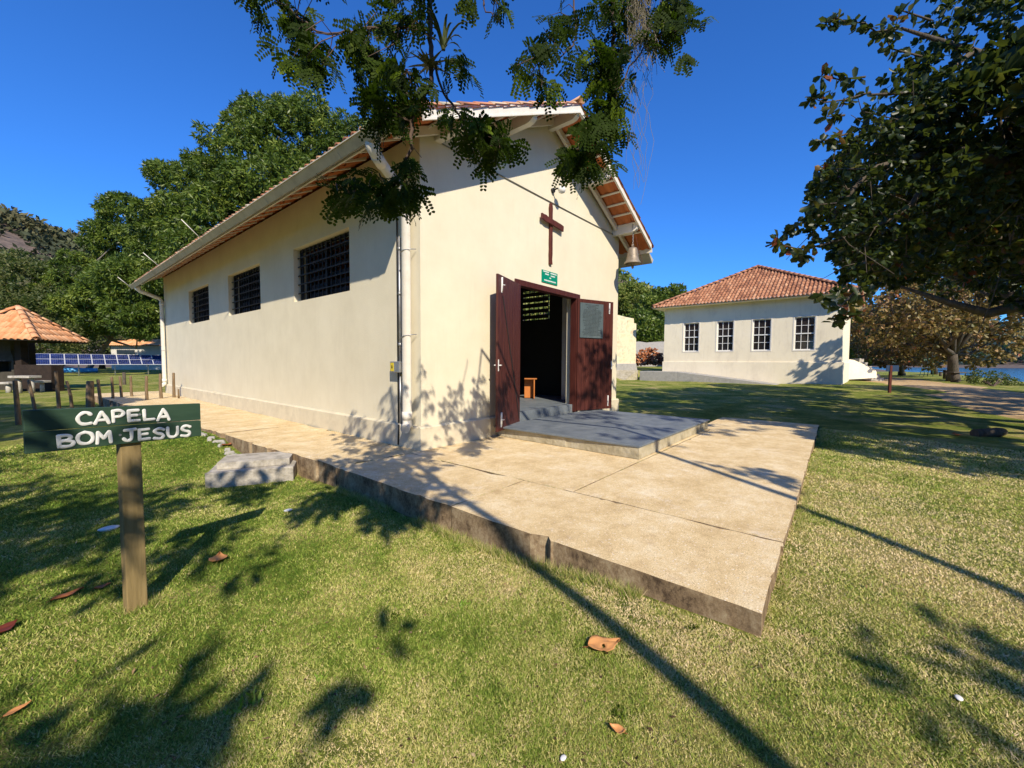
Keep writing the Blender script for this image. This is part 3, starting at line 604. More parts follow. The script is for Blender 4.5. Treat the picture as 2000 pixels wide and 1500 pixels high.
for k in range(9):
    z = zt + .07 + k * .04; a = k % 2; b.tube([(bx_ + (.014 * math.cos(q)) * a, by_ + (.014 * math.cos(q)) * (1 - a), z + .026 * math.sin(q)) for q in np.linspace(0, 6.28, 9)], .005, 5)
for s in (-1, 1): b.tube([(bx_ + s * .066, by_ - .005, zb - .01), (bx_ + s * .067, by_ - .005, zb + .19)], .006, 6); b.tube([(bx_ + s * .066, by_ - .005, zb - .01), (bx_, by_, zb - .03)], .006, 6)
b.build('chain', M['galv'], t)
b = MB(); b.tube([(bx_, by_, zt - .1), (bx_ + .01, by_, zt - .46)], .010, 6); b.lathe([(0, .04), (.03, .02), (.035, -.01), (.02, -.04), (0, -.05)], (bx_ + .01, by_, zt - .5), 12); b.build('clapper', M['bell'], t)
b = MB(); b.tube([(bx_ + .06, by_ - .05, zt + .28), (bx_ + .09, by_ - .12, zt - .08), (bx_ + .12, by_ - .17, zt - .22), (bx_ + .10, by_ - .22, zt - .38), (bx_ + .11, by_ - .2, zt - .46)], .006, 5); b.build('cord', M['crosswood'], t)
t = thing('electrical_box', (3.87, 5.6, .3), 'grey switch box with yellow warning sticker on a steel conduit at the chapel corner', 'electrical box')
b = MB(); b.tube([(3.885, 5.56, .36), (3.885, 5.56, 1.18)], .017, 8); b.tube([(3.885, 5.56, 1.35), (3.885, 5.56, 3.3)], .020, 8)
for z in (1.6, 2.4, 3.1): b.cyl((3.885, 5.56, z), (3.885, 5.56, z + .05), .027)
b.build('conduit', M['galv'], t)
b = MB(); b.tube([(3.893, 5.63, .02), (3.893, 5.63, 3.55), (3.893, 5.75, 4.2)], .012, 8); b.tube([(3.85, 5.58, .02), (3.85, 5.56, .34)], .015, 8); b.build('black_cable', M['iron'], t)
b = MB(); b.bx((3.80, 5.47, 1.18), (3.91, 5.72, 1.355)); b.build('case', M['galv'], t, bevel=.008)
b = MB(); b.bx((3.7965, 5.61, 1.20), (3.7995, 5.70, 1.335)); stk = b.build('sticker', surf('sticker_yellow', [(.65, .50, .03), (.75, .58, .05)], 5, .5, 0), t)
b = MB(); b.prism([(3.7955, 5.672, 1.245), (3.7955, 5.638, 1.245), (3.7955, 5.645, 1.29), (3.7955, 5.655, 1.30), (3.7955, 5.666, 1.29)], (-.001, 0, 0)); b.build('warning_symbol', M['iron'], stk)
# lightning rods / brackets standing off the eaves
for k, (px, py, qx, qy, y) in enumerate(((440, 418, 410, 360, 12.2), (336, 493, 306, 452, 16.8), (263, 548, 228, 521, 22.2))):
    p0 = np.array([2.93, y, 4.25]); p1 = p0 + np.array([-.42, -.12, .36]) * (1 if k < 2 else .9)
    tag(MB().tube([p0, p1], .010, 8).build('roof_rod', M['trim'], group='rods on the eaves'), ['white rod on the eaves nearest the chapel front', 'white rod in the middle of the eaves', 'white rod at the far end of the eaves'][k], 'rod')

# ------------------------------------------------------------------ doorstep
t = thing('doorstep_platform', (7.3, 3.6, 0), 'low stone platform topped with grey slate before the open doors', 'platform')
b = MB(); P = bump_poly([(5.50, 2.26), (9.14, 2.29), (9.16, 5.0), (5.58, 5.0)], 12, .008, 3); b.prism([(p[0], p[1], .003) for p in P], (0, 0, .162)); b.build('stone_base', M['stone'], t, bevel=.012)
b = MB()
xs = [5.49, 6.4, 7.3, 8.25, 9.15]; ys = [2.25, 3.15, 4.05, 5.0]
for i in range(4):
    for j in range(3): b.bx((xs[i] + .003, ys[j] + .003, .167), (xs[i + 1] - .003, ys[j + 1] - .003, .192))
b.build('slate_top', M['slate'], t, bevel=.003)
# box on the chapel floor
t = thing('wooden_lectern', (9.1, 6.8, .36), 'orange varnished wooden stand just inside the chapel doorway', 'lectern')
a0 = at(1037, 777, 9.35); a0 = np.array([9.02, 6.72, .362])
b = MB(); MMr = np.array([[.8, -.6, 0], [.6, .8, 0], [0, 0, 1]])
b.box(a0 + [0, 0, .27], (.24, .03, .52), MMr); b.box(a0 + MMr @ [.135, .13, .27], (.03, .28, .52), MMr); b.build('side_panels', M['orangewood'], t, bevel=.004)
b = MB(); b.box(a0 + MMr @ [.03, .10, .545], (.32, .34, .025), MMr); b.build('top_board', M['orangewood'], t, bevel=.004)

# ------------------------------------------------------------------ concrete block beside the path
t = thing('concrete_block', (1.95, 6.4, -.25), 'weathered concrete drain box with a loose slab lid beside the path', 'drain box')
fl, fr, br, bl = (1.47, 6.38), (2.36, 5.88), (2.66, 6.42), (1.77, 6.95)
b = MB(); b.prism([(p[0], p[1], -.40) for p in bump_poly([fl, fr, br, bl], 12, .010, 2)], (0, 0, .30)); b.build('box', M['pale_conc'], t, bevel=.012)
ct = np.array([2.065, 6.41]); q = [tuple(ct + (np.array(p) - ct) * np.array([.84, .84]) + [.055, .055]) for p in (fl, fr, br, bl)]
b = MB(); b.prism([(p[0], p[1], -.097) for p in bump_poly(q, 12, .008, 5)], (0, 0, .090)); b.build('lid', M['pale_conc'], t, bevel=.008)

# ------------------------------------------------------------------ chapel name sign
A0 = np.array([.001, 3.344, 0]); A1 = np.array([.795, 3.49, 0]); e = (A1 - A0); LS = np.linalg.norm(e); e /= LS; n = np.array([e[1], -e[0], 0])
MM = np.stack([e, n, np.array([0, 0, 1.0])], 1)
pz = float(gz(.45, 3.52))
t = thing('name_sign', (.45, 3.52, pz), 'dark green two plank name sign with white hand lettering on a wooden post', 'sign')
b = MB(); c = A0 + e * .435 - n * .056 + [0, 0, 0]; b.box(c + [0, 0, (pz - .1 + .88) / 2], (.102, .07, .88 - pz + .1), MM); b.build('post', M['post'], t, bevel=.006)
def plank(zl0, zr0, zl1, zr1, dy):
    b = MB(); q = [A0 + n * dy + [0, 0, zl0], A1 + n * dy + [0, 0, zr0], A1 + n * dy + [0, 0, zr1], A0 + n * dy + [0, 0, zl1]]
    b.prism(q, n * -.028); return b.build('plank', M['green'], t, bevel=.003)
plank(.968, .937, 1.083, 1.052, .0); plank(.850, .824, .964, .933, .001)
for k_, (s_, z_) in enumerate(((.47, 1.03), (.59, 1.02), (.47, .905), (.59, .90))):
    b = MB(); c = A0 + e * s_ * LS + n * .0005 + [0, 0, z_ - .01]; b.cyl(c, c + n * .004, .007, 10); b.build('screw', M['galv'], t)
GL = {'C': [[(.95, .80), (.75, .97), (.45, .98), (.15, .75), (.05, .45), (.2, .12), (.5, .0), (.95, .06)]], 'A': [[(.0, .0), (.25, .5), (.5, 1)], [(.5, 1), (.8, .5), (1, .0)], [(.2, .30), (.82, .30)]],
      'P': [[(.12, .0), (.1, .97)], [(.1, .95), (.6, .98), (.92, .75), (.65, .48), (.12, .42)]], 'E': [[(.1, .0), (.08, 1)], [(.08, .97), (.85, 1)], [(.1, .52), (.72, .54)], [(.1, .03), (.9, .05)]],
      'L': [[(.1, 1), (.12, .05)], [(.12, .05), (.9, .08)]], 'B': [[(.1, .0), (.08, 1)], [(.08, .97), (.6, .98), (.8, .77), (.55, .54), (.1, .50)], [(.5, .54), (.95, .36), (.85, .08), (.5, .0), (.1, .03)]],
      'O': [[(.5, 1), (.15, .85), (.02, .5), (.15, .12), (.5, 0), (.85, .12), (.98, .5), (.85, .85), (.5, 1)]], 'M': [[(.05, .0), (.12, 1)], [(.12, 1), (.5, .42)], [(.5, .42), (.88, 1)], [(.88, 1), (.97, .0)]],
      'J': [[(.15, .95), (1.0, 1)], [(.66, .98), (.66, .25), (.5, .03), (.25, .02), (.05, .22)]], 'S': [[(.92, .86), (.6, 1), (.25, .92), (.14, .72), (.4, .53), (.75, .42), (.86, .2), (.6, .0), (.08, .08)]],
      'U': [[(.06, 1), (.08, .3), (.3, .02), (.65, .02), (.9, .3), (.94, 1)]]}
def word(txt, s0, s1, zb0, zb1, hgt, r, gap=.22):
    b = MB(); n_ = len(txt); W = (s1 - s0) * LS; wl = W / (n_ + (n_ - 1) * gap); rr = np.random.default_rng(len(txt))
    for i, chh in enumerate(txt):
        x0 = s0 * LS + i * wl * (1 + gap); up = rr.uniform(-.004, .004); hs = hgt * rr.uniform(.95, 1.05)
        for k, st in enumerate(GL[chh]):
            if len(st) > 2:                    # smooth the stroke
                s_ = np.array(st); q = [];
                for a in range(len(s_) - 1):
                    p0 = s_[max(a - 1, 0)]; p1 = s_[a]; p2 = s_[a + 1]; p3 = s_[min(a + 2, len(s_) - 1)]
                    for u in np.linspace(0, 1, 5)[:-1]: q.append(.5 * (2 * p1 + (p2 - p0) * u + (2 * p0 - 5 * p1 + 4 * p2 - p3) * u * u + (3 * p1 - p0 - 3 * p2 + p3) * u ** 3))
                st = q + [s_[-1]]
            else: st = [np.array(st[0]) + (np.array(st[1]) - np.array(st[0])) * u for u in (0, .5, 1)]
            path = []
            for a, c_ in st:
                x = x0 + a * wl; zz = zb0 + (zb1 - zb0) * x / LS + up + c_ * hs; path.append(A0 + e * x + n * .0025 + [0, 0, zz])
            rad = [r * (1 + .10 * math.sin(i * 2.1 + q * .9 + k)) for q in range(len(path))]
            d0 = path[0] - path[1]; d0 /= np.linalg.norm(d0); d1 = path[-1] - path[-2]; d1 /= np.linalg.norm(d1)
            path = [path[0] + d0 * r * .8, path[0] + d0 * r * .5] + path + [path[-1] + d1 * r * .5, path[-1] + d1 * r * .8]; rad = [r * .35, r * .8] + rad + [r * .8, r * .35]
            b.tube(path, rad, 10, flat=n)
    b.build('lettering', M['letter'], t)
word('CAPELA', .245, .775, .990, .955, .068, .0096)
word('BOM', .145, .42, .873, .845, .066, .0096, .2); word('JESUS', .485, .925, .866, .838, .066, .0096, .2)
#@@PART3
# ------------------------------------------------------------------ fence posts behind the sign
FP = [(29, 743, 36, 830, .085), (56, 742, 69, 806, .075), (109, 725, 116, 806, .085), (130, 744, 141, 802, .08), (176, 744, 177, 803, .19), (191, 741, 199, 798, .09), (218, 736, 221, 796, .08),
      (234, 735, 239, 793, .08), (255, 734, 260, 791, .08), (286, 734, 287, 781, .085), (313, 730, 315, 778, .09), (339, 728, 340, 776, .085)]
PL = ['leftmost dark leaning fence post', 'second wooden fence post from the left, leaning left', 'dark upright fence post in front of the brick counter', 'slim leaning fence post between the upright one and the thick one',
      'thickest fence post, sawn flat on top', 'dark leaning fence post just past the thickest one', 'pointed fence post above the letter A of the sign', 'fence post above the letter P of the sign', 'slanting fence post above the letter L of the sign',
      'fence post standing on the paving, farther from the chapel wall', 'square fence post on the paving in front of the far downpipe', 'fence post standing closest to the chapel wall']
for k, (tx, ty, bx0, by0, wd) in enumerate(FP):
    p = hit(bx0, by0) if k < 9 else None
    if p is None:
        v = Rm.T @ np.array([(bx0 - 1000) / FPX, (by0 - 750) / FPX, 1.0]); p = CAM + v * (-CAM[2] / v[2])
    d = (Rm @ (p - CAM))[2]; q = at(tx, ty, d); q[:2] = p[:2] + (q[:2] - p[:2]); m = MB(); r = np.random.default_rng(k)
    nn = 9 if wd < .15 else 12; mid = (p + q) / 2 + r.normal(size=3) * .012
    m.tube([p - (q - p) * .25, p, mid, q - (q - p) * .03, q], [wd * .62, wd * .58, wd * .52, wd * .47, wd * .40], nn)
    tag(m.build('fence_post', M['fpost'], group='wooden posts in a row behind the sign', bevel=0), PL[k], 'post')
p = hit(243, 752); m = MB(); m.tube([p - [0, 0, .2], p, p + [0, 0, .75]], [.09, .085, .08], 9); tag(m.build('lawn_post', M['bark']), 'short dark post alone on the sunny lawn beneath the solar panels', 'post')
p = CAM + (Rm.T @ np.array([(349 - 1000) / FPX, (774 - 750) / FPX, 1.0])) * 14.6; m = MB(); p[2] = 0; m.tube([p, p + [0, 0, .33]], [.03, .025], 8); tag(m.build('stake', M['fpost']), 'thin short stake between the last fence post and the chapel wall', 'stake')

# ------------------------------------------------------------------ picnic kiosk
FW = np.array([Rm[2][0], Rm[2][1], 0]); FW /= np.linalg.norm(FW); RT = np.array([Rm[0][0], Rm[0][1], 0]); RT /= np.linalg.norm(RT)
kc = FW * 20.3 - RT * 24.3; gk = float(gz(kc[0], kc[1])); kc[2] = gk
kio = thing('picnic_kiosk', kc, 'small open kiosk with pyramid roof of bright orange tiles', 'kiosk')
nv = RT * 2.16 - FW * 1.17; rv = RT * 1.17 + FW * 2.16
cor = [kc + nv, kc + rv, kc - nv, kc - rv]; apex = kc + [0, 0, 4.02 - 0]; ez = 2.42
faces = []
for k in range(4):
    a = cor[k].copy(); b_ = cor[(k + 1) % 4].copy(); a[2] = b_[2] = gk + ez; U = b_ - a; W = np.linalg.norm(U); mid = (a + b_) / 2; V = apex - mid; Lv = np.linalg.norm(V)
    faces.append((a, U, V, W, (lambda u, W=W, Lv=Lv: Lv * (1 - abs(u - W / 2) / (W / 2)))))
rf = tileroof('roof', faces, M['tile_new'], kio, pitch=.24, row=.42, h=.07)
m = MB(); cz = [c * [1, 1, 0] + [0, 0, gk + ez - .03] for c in cor]; ap = apex - [0, 0, .05]
for k in range(4): m.add([cz[k], cz[(k + 1) % 4], ap], [(0, 1, 2)])
m.build('roof_boards', M['dark_wood'], rf, solid=.02)
for k in range(4): caps('hip_cap', cor[k] * [1, 1, 0] + [0, 0, gk + ez + .06], apex + [0, 0, .06], M['tile_new'], rf, .13, .4, k)

def kp(px, dd): return FW * dd + RT * (px - 1000) / FPX * dd
def zat(px, py, dd): return at(px, py, dd)[2]
Mk = np.stack([RT, FW, np.array([0, 0, 1.0])], 1)
for px_, d_ in ((44, 20.0), (60, 22.0), (-60, 19.5)):
    p = kp(px_, d_); MB().box([p[0], p[1], gk + 1.3], (.30, .30, 2.75), Mk).build('pillar', M['brickshade'], kio)
a = kp(77, 19.6); m = MB(); m.box(a * [1, 1, 0] + [0, 0, gk + .62], (1.75, .55, 1.28), Mk); m.build('counter', M['brickshade'], kio, bevel=.01)
a = kp(22, 20.6); m = MB(); m.box(a * [1, 1, 0] + [0, 0, gk + .45], (1.15, .7, .9), Mk); m.box((a + RT * -.5) * [1, 1, 0] + [0, 0, gk + 1.15], (.12, .7, .55), Mk); m.box((a + RT * .5) * [1, 1, 0] + [0, 0, gk + 1.15], (.12, .7, .55), Mk)
m.box((a + FW * .3) * [1, 1, 0] + [0, 0, gk + 1.15], (.86, .1, .55), Mk); bq = m.build('barbecue', M['hood'], kio)
m = MB(); c0 = a * [1, 1, 0]
def ring(w_, d_, z): return [c0 + RT * sx * w_ + FW * sy * d_ + [0, 0, z] for sx, sy in ((-1, -1), (1, -1), (1, 1), (-1, 1))]
V = ring(.60, .36, gk + 1.43) + ring(.30, .22, gk + 1.95) + ring(.28, .2, gk + 2.7)
m.add(V, [(0, 3, 2, 1)] + [(i, (i + 1) % 4, 4 + (i + 1) % 4, 4 + i) for i in range(4)] + [(4 + i, 4 + (i + 1) % 4, 8 + (i + 1) % 4, 8 + i) for i in range(4)] + [(8, 9, 10, 11)]); m.build('hood', M['hood'], bq)
# table and stools
def table(name, px, dd, top_w, hgt, leg_w, label, cat, group=None, legs=1):
    p = kp(px, dd); g = float(gz(p[0], p[1])); p[2] = g; t = thing(name, p, label, cat, group); r = np.random.default_rng(int(px)); m = MB()
    P = bump_poly([(-top_w / 2, -.25), (top_w / 2, -.25), (top_w / 2, .25), (-top_w / 2, .25)], 14, .012, int(px)); m.prism([p + Mk @ np.array([a, b_ * (1 if top_w > .5 else .8), hgt - .11]) for a, b_ in P], (0, 0, .10)); m.build('table_top' if top_w > .5 else 'seat', M['pale_conc'], t, bevel=.012)
    for s in ([-1, 1] if legs == 2 else [0]):
        m = MB(); m.cyl(p + Mk @ np.array([s * top_w * .30, 0, -.06]), p + Mk @ np.array([s * top_w * .30, 0, hgt - .11]), leg_w, 12, leg_w * .85); m.build('leg', M['pale_conc'], t)
table('stone_table', 48, 18.3, .95, .80, .10, 'pale rough stone table on two legs in front of the kiosk', 'table', None, 2)
table('stone_stool', 15, 18.7, .48, .50, .10, 'pale stone stool on the outer side of the stone table', 'stool', 'stone stools at the kiosk table')
table('stone_stool', 81, 19.0, .42, .55, .08, 'pale stone stool between the table and the brick counter', 'stool', 'stone stools at the kiosk table')

# ------------------------------------------------------------------ solar array
def m_panel():
    m, n, b = nodes('solar_cells'); v = coords(n); t = noise(n, 3, 4, .6, v); c = ramp(n, t.outputs[0], [(.010, .018, .07), (.022, .035, .13)], [.4, .6]).outputs[0]
    L(n, c, b.inputs['Base Color']); b.inputs['Roughness'].default_value = .30; b.inputs['Specular IOR Level'].default_value = .5; return m
M['panel'] = m_panel(); M['alu'] = surf('aluminium_frame', [(.55, .56, .58), (.65, .66, .68)], 3, .45, 0)
P0 = at(-60, 710, 34.5); P1 = at(322, 711.5, 44.0); E_ = P1 - P0; E_[2] = 0; LE = np.linalg.norm(E_); E_ /= LE; Nn = np.array([E_[1], -E_[0], 0]);
zb0, zt0 = .90, 1.92; Vp = -Nn * 1.55 + np.array([0, 0, zt0 - zb0]); LV = np.linalg.norm(Vp); Vp /= LV; Np = np.cross(E_, Vp); Np = Np if Np[2] > 0 else -Np
t = thing('solar_array', (P0 + P1) / 2 * [1, 1, 0], 'long row of blue solar panels on posts across the far lawn', 'solar panels')
npan = 14; pw = LE / npan; MP = np.stack([E_, Vp, Np], 1)
for k in range(npan):
    c = P0 * [1, 1, 0] + [0, 0, zb0] + E_ * (k + .5) * pw + Vp * LV / 2
    m = MB()
    for s in (-1, 1):
        for i in range(6):
            for j in range(2):
                m.box(c + E_ * ((i - 2.5) * (pw - .07) / 6) + Vp * (s * LV * .245 + (j - .5) * LV * .232), ((pw - .07) / 6 - .007, LV * .232 - .007, .03), MP)
    pn = m.build('solar_panel', M['panel'], t)
    m = MB(); m.box(c - Np * .012, (pw - .02, LV, .03), MP); m.build('panel_frame', M['alu'], pn)
for k in range(5):
    p = P0 * [1, 1, 0] + E_ * LE * (.1 + .2 * k) + Vp * [1, 1, 0] * LV * .5; g = float(gz(p[0], p[1])); m = MB(); m.cyl([p[0], p[1], g - .2], [p[0], p[1], (zb0 + zt0) / 2 - .03], .05, 8); m.build('support_post', M['galv'], t)

# blue tank behind the panels, house with orange roof, long low shadowed shrubs
p = hit(150, 726); p = FW * 50 + RT * (150 - 1000) / FPX * 50; g = float(gz(p[0], p[1])); t = thing('water_tank', [p[0], p[1], g], 'low light blue pool seen under the solar panels', 'pool')
m = MB(); m.lathe([(0, 0), (1.8, 0), (1.85, .2), (1.8, .45), (1.7, .5), (0, .48)], (p[0], p[1], g), 28); m.build('tank_shell', surf('tank_blue', [(.05, .28, .55), (.10, .38, .66)], 1, .4, 0), t)
dh = 62.0; p = FW * dh + RT * (290 - 1000) / FPX * dh; g = float(gz(p[0], p[1])); hs = thing('small_house', [p[0], p[1], g], 'small white house with a low orange tile roof behind the solar panels', 'house')
m = MB(); m.box([p[0], p[1], g + 1.75], (7.2, 4, 3.5), Mk); m.build('wall', surf('house_white', [(.5, .48, .44), (.62, .60, .55)], 1, .9, 0), hs)
z1 = g + 3.52; o0 = p + Mk @ np.array([-4.2, -2.7, 0]); o0[2] = z1; o1 = p + Mk @ np.array([-4.2, 2.7, 0]); o1[2] = z1
tileroof('roof', [(o0, RT, FW * 2.7 + [0, 0, 1.0], 8.4, lambda u: 2.88), (o1, RT, -FW * 2.7 + [0, 0, 1.0], 8.4, lambda u: 2.88)], M['tile_new'], hs, pitch=.3, row=.6)
m = MB(); m.box(p + Mk @ np.array([-1.4, -2.03, 0]) + [0, 0, g + 2.6], (2.6, .06, .6), Mk); m.build('window', M['glassdark'], hs)

# ------------------------------------------------------------------ annex building at the right
RC = np.array([29.06, .53, 0.0]); LC = np.array([29.30, 10.39, 0.0]); e = LC - RC; W = np.linalg.norm(e); e /= W; nb = np.array([e[1], -e[0], 0]);   # into the building
if nb @ FW < 0: nb = -nb
zt, zpl, DP = 5.33, 1.48, 9.6
ax = thing('annex_building', (RC + LC) / 2 + nb * 4, 'single storey cream building with hipped clay tile roof and four sash windows', 'building')
Ma = np.stack([e, nb, np.array([0, 0, 1.0])], 1)
def bxA(m, u0, u1, v0, v1, z0, z1): return m.box(RC + e * (u0 + u1) / 2 + nb * (v0 + v1) / 2 + [0, 0, (z0 + z1) / 2], (abs(u1 - u0), abs(v1 - v0), abs(z1 - z0)), Ma)
def upx(px): # along-facade coordinate seen at a photo column
    v = Rm.T @ np.array([(px - 1000) / FPX, 0, 1.0]); A = np.array([[v[0], -e[0]], [v[1], -e[1]]]); return np.linalg.solve(A, RC[:2])[1]
WN = [(1332.5, 1362, 632, 686), (1397, 1429, 628, 685.5), (1466, 1501.5, 623, 684.5), (1547, 1587, 619, 684)]
wins = []
for x0, x1, y0, y1 in WN:
    u0, u1 = upx(x1), upx(x0); pm = RC + e * (u0 + u1) / 2; dm = (Rm @ (pm - CAM))[2]; wins.append((u0, u1, zat((x0 + x1) / 2, y1, dm), zat((x0 + x1) / 2, y0, dm)))
wins.sort(); m = MB(); last = 0
zl = np.mean([w_[2] for w_ in wins]); zh = np.mean([w_[3] for w_ in wins]); wins = [(a, b_, zl, zh) for a, b_, _, _ in wins]
for u0, u1, z0, z1 in wins:
    bxA(m, last, u0, 0, .35, -.3, zt); bxA(m, u0, u1, 0, .35, -.3, z0); bxA(m, u0, u1, 0, .35, z1, zt); last = u1
bxA(m, last, W, 0, .35, -.3, zt); m.build('front_wall', M['annex'], ax)
m = MB(); bxA(m, 0, .3, .35, DP, -.3, zt); bxA(m, W - .3, W, .35, DP, -.3, zt); bxA(m, .3, W - .3, DP - .3, DP, -.3, zt); m.build('side_walls', M['annex'], ax)
m = MB(); bxA(m, -.07, W + .07, -.07, 0.0, -.3, zpl); bxA(m, -.07, 0, 0.0, DP, -.3, zpl); bxA(m, W, W + .07, 0.0, DP, -.3, zpl); m.build('plinth', M['annex'], ax, bevel=.02)
for k, (u0, u1, z0, z1) in enumerate(wins):
    m = MB(); f = .055; v0, v1 = .10, .15
    bxA(m, u0, u0 + f, v0, v1, z0, z1); bxA(m, u1 - f, u1, v0, v1, z0, z1); bxA(m, u0 + f, u1 - f, v0, v1, z0, z0 + f); bxA(m, u0 + f, u1 - f, v0, v1, z1 - f, z1); zm = (z0 + z1) / 2
    bxA(m, u0 + f, u1 - f, v0 - .01, v1, zm - .03, zm + .03)
    for q in (1, 2): u = u0 + (u1 - u0) * q / 3; bxA(m, u - .014, u + .014, v0 + .01, v1 - .01, z0 + f, zm - .03); bxA(m, u - .014, u + .014, v0 + .01, v1 - .01, zm + .03, z1 - f)
    for za, zb in ((z0 + f, zm - .03), (zm + .03, z1 - f)): bxA(m, u0 + f, u1 - f, v0 + .012, v1 - .012, (za + zb) / 2 - .013, (za + zb) / 2 + .013)
    wo = m.build('window', M['steelwhite'], ax)
    m = MB(); bxA(m, u0 + .01, u1 - .01, .155, .165, z0 + .01, z1 - .01); m.build('glass', M['glassdark'], wo)
    m = MB(); s_ = .07
    bxA(m, u0 - s_, u0, -.012, .0, z0 - s_, z1 + s_); bxA(m, u1, u1 + s_, -.012, 0, z0 - s_, z1 + s_); bxA(m, u0, u1, -.012, 0, z1, z1 + s_); bxA(m, u0, u1, -.012, 0, z0 - s_, z0); m.build('window_surround', M['trim'], wo)
ov = .62; Oc = [RC - e * ov - nb * ov, LC + e * ov - nb * ov, LC + e * ov + nb * (DP + ov), RC - e * ov + nb * (DP + ov)]
for c in Oc: c[2] = zt - .06
hw = (W + 2 * ov) / 2; rise = 2.75; apA = (Oc[0] + Oc[1]) / 2 + nb * (hw * .80) + [0, 0, rise]; apB = (Oc[2] + Oc[3]) / 2 - nb * (hw * .80) + [0, 0, rise]
Wd = W + 2 * ov; Dd = DP + 2 * ov
fF = [(Oc[0], Oc[1] - Oc[0], apA - (Oc[0] + Oc[1]) / 2, Wd, lambda u: math.hypot(hw * .8, rise) * (1 - abs(u - Wd / 2) / (Wd / 2))),
      (Oc[3], Oc[2] - Oc[3], apB - (Oc[2] + Oc[3]) / 2, Wd, lambda u: math.hypot(hw * .8, rise) * (1 - abs(u - Wd / 2) / (Wd / 2)))]
ls = math.hypot(hw, rise); kk = hw * .8
for a, b_, s in ((Oc[0], Oc[3], 1), (Oc[1], Oc[2], -1)): fF.append((a, b_ - a, e * hw * s + [0, 0, rise], Dd, lambda u: ls * min(1, u / kk, (Dd - u) / kk)))
fF = [(a_ - np.array(v_) / np.linalg.norm(v_) * .13, u_, v_, w_, (lambda u, f_=f_: f_(u) + .13)) for a_, u_, v_, w_, f_ in fF]
rf = tileroof('roof', fF, M['tile_mid'], ax, pitch=.21, row=.38, h=.08, lift=.03)
for a, b_ in ((Oc[0], apA), (Oc[1], apA), (Oc[2], apB), (Oc[3], apB), (apA, apB)): caps('ridge_cap', a + [0, 0, .06], b_ + [0, 0, .06], M['tile_mid'], rf, .15, .4)
m = MB(); m.add([c - [0, 0, .05] for c in Oc], [(0, 1, 2, 3)]); m.build('soffit', M['annex'], ax, solid=.03)
m = MB()
for a, b_ in ((0, 1), (1, 2), (2, 3), (3, 0)):
    q = Oc[b_] - Oc[a]; l = np.linalg.norm(q); q /= l; s = np.cross(q, [0, 0, 1.0]); m.box((Oc[a] + Oc[b_]) / 2 - [0, 0, .02], (l - .04, .05, .13), np.stack([q, s, np.array([0, 0, 1.0])], 1))
m.build('eaves_board', M['trim'], ax)
# entrance stair with sloping parapets beyond the annex corner
c0 = FW * 30.0 + RT * (1668 - 1000) / FPX * 30.0; g = float(gz(c0[0], c0[1]))
st = thing('entrance_stair', [c0[0], c0[1], g], 'white stair parapet sloping down beside the cream building', 'stair')
def P3(px, py, d): return at(px, py, d)
for dd, nm in ((29.5, 0),):
    q = [P3(1643, 742, dd), P3(1643, 704, dd), P3(1660, 702, dd), P3(1668, 703, dd), P3(1708, 721, dd), P3(1712, 726, dd), P3(1712, 738, dd)]
    m = MB(); m.prism(q, FW * .22); m.build('parapet', M['annex'], st)
m = MB()
for k in range(6):
    s = .30 * k; c = P3(1706, 740, 30.5) - RT * s; m.box([c[0], c[1], g + .1 + .15 * k], (.32, 1.3, .24 + .26 * k), Mk)
m.build('steps', M['pale_conc'], st)
for k, (px, py, d, wd, hg) in enumerate(((1657, 735, 28.4, .30, .55), (1676, 737, 28.2, .42, .78))):
    p = hit(px, py); d = (Rm @ (p - CAM))[2]; sc = d / 28
    t = thing('plant_pot', p, ['small dark square bin against the white stair parapet', 'larger dark planter with leaves beside the stair parapet'][k], ['bin', 'planter'][k])
    m = MB(); m.lathe([(0, 0), (.13 * sc, 0), (.20 * sc, .5 * sc), (.22 * sc, .55 * sc), (0, .52 * sc)], p, 14); m.build('pot', M['brickshade'], t)
    if k:
        V, F, T = crown([(p[0], p[1], p[2] + .75, .3, .3, .28)], 120, 4, .14, .06, .1, seed=44); fast_mesh('foliage', V, F, M['bush'], t, T)
for k, (px, py, nm) in enumerate(((1700, 737, 'grey boulder at the foot of the white stair parapet'), (1712, 738, 'small pale stone beyond the grey boulder'))):
    p = hit(px, py); r = np.random.default_rng(k); m = MB(); pr = [(0, -.1), (.35 - .1 * k, -.05), (.4 - .12 * k, .12), (.28 - .08 * k, .28 - .08 * k), (0, .34 - .1 * k)]; m.lathe(pr, p, 9); m.v = [tuple(np.array(v) + r.normal(size=3) * .03) for v in m.v]; tag(m.build('boulder', M['conc']), nm, 'rock')
# retaining wall and ramp left of the annex
m = MB()
def ra(u, v, z): return RC + e * u + nb * v + [0, 0, z]
top = [(W + 1.1, .80), (W - 1.5, .80), (W - 3.5, .58), (W - 6, .30), (W - 7.3, .14)]
for i in range(len(top) - 1):
    (u0, z0), (u1, z1) = top[i], top[i + 1]; q = [ra(u0, -1.5, -.3), ra(u0, -1.5, z0), ra(u1, -1.5, z1), ra(u1, -1.5, -.3)]; m.prism(q, nb * 1.42)
tag(m.build('retaining_wall', M['conc'], bevel=.02), 'low grey concrete kerb wall wedging along the foot of the cream building', 'wall')
m = MB(); q = [ra(W + 1.3, -1.3, .84), ra(W + 6.5, -1.3, .84), ra(W + 6.5, -2.9, -.05), ra(W + 1.9, -2.9, -.05)]; q2 = [p_ - [0, 0, .6] for p_ in q]
m.add(q + q2, [(0, 1, 2, 3), (7, 6, 5, 4), (0, 4, 5, 1), (1, 5, 6, 2), (2, 6, 7, 3), (3, 7, 4, 0)]); tag(m.build('concrete_ramp', M['stone']), 'tan sloping concrete ramp beside the chapel corner', 'ramp')
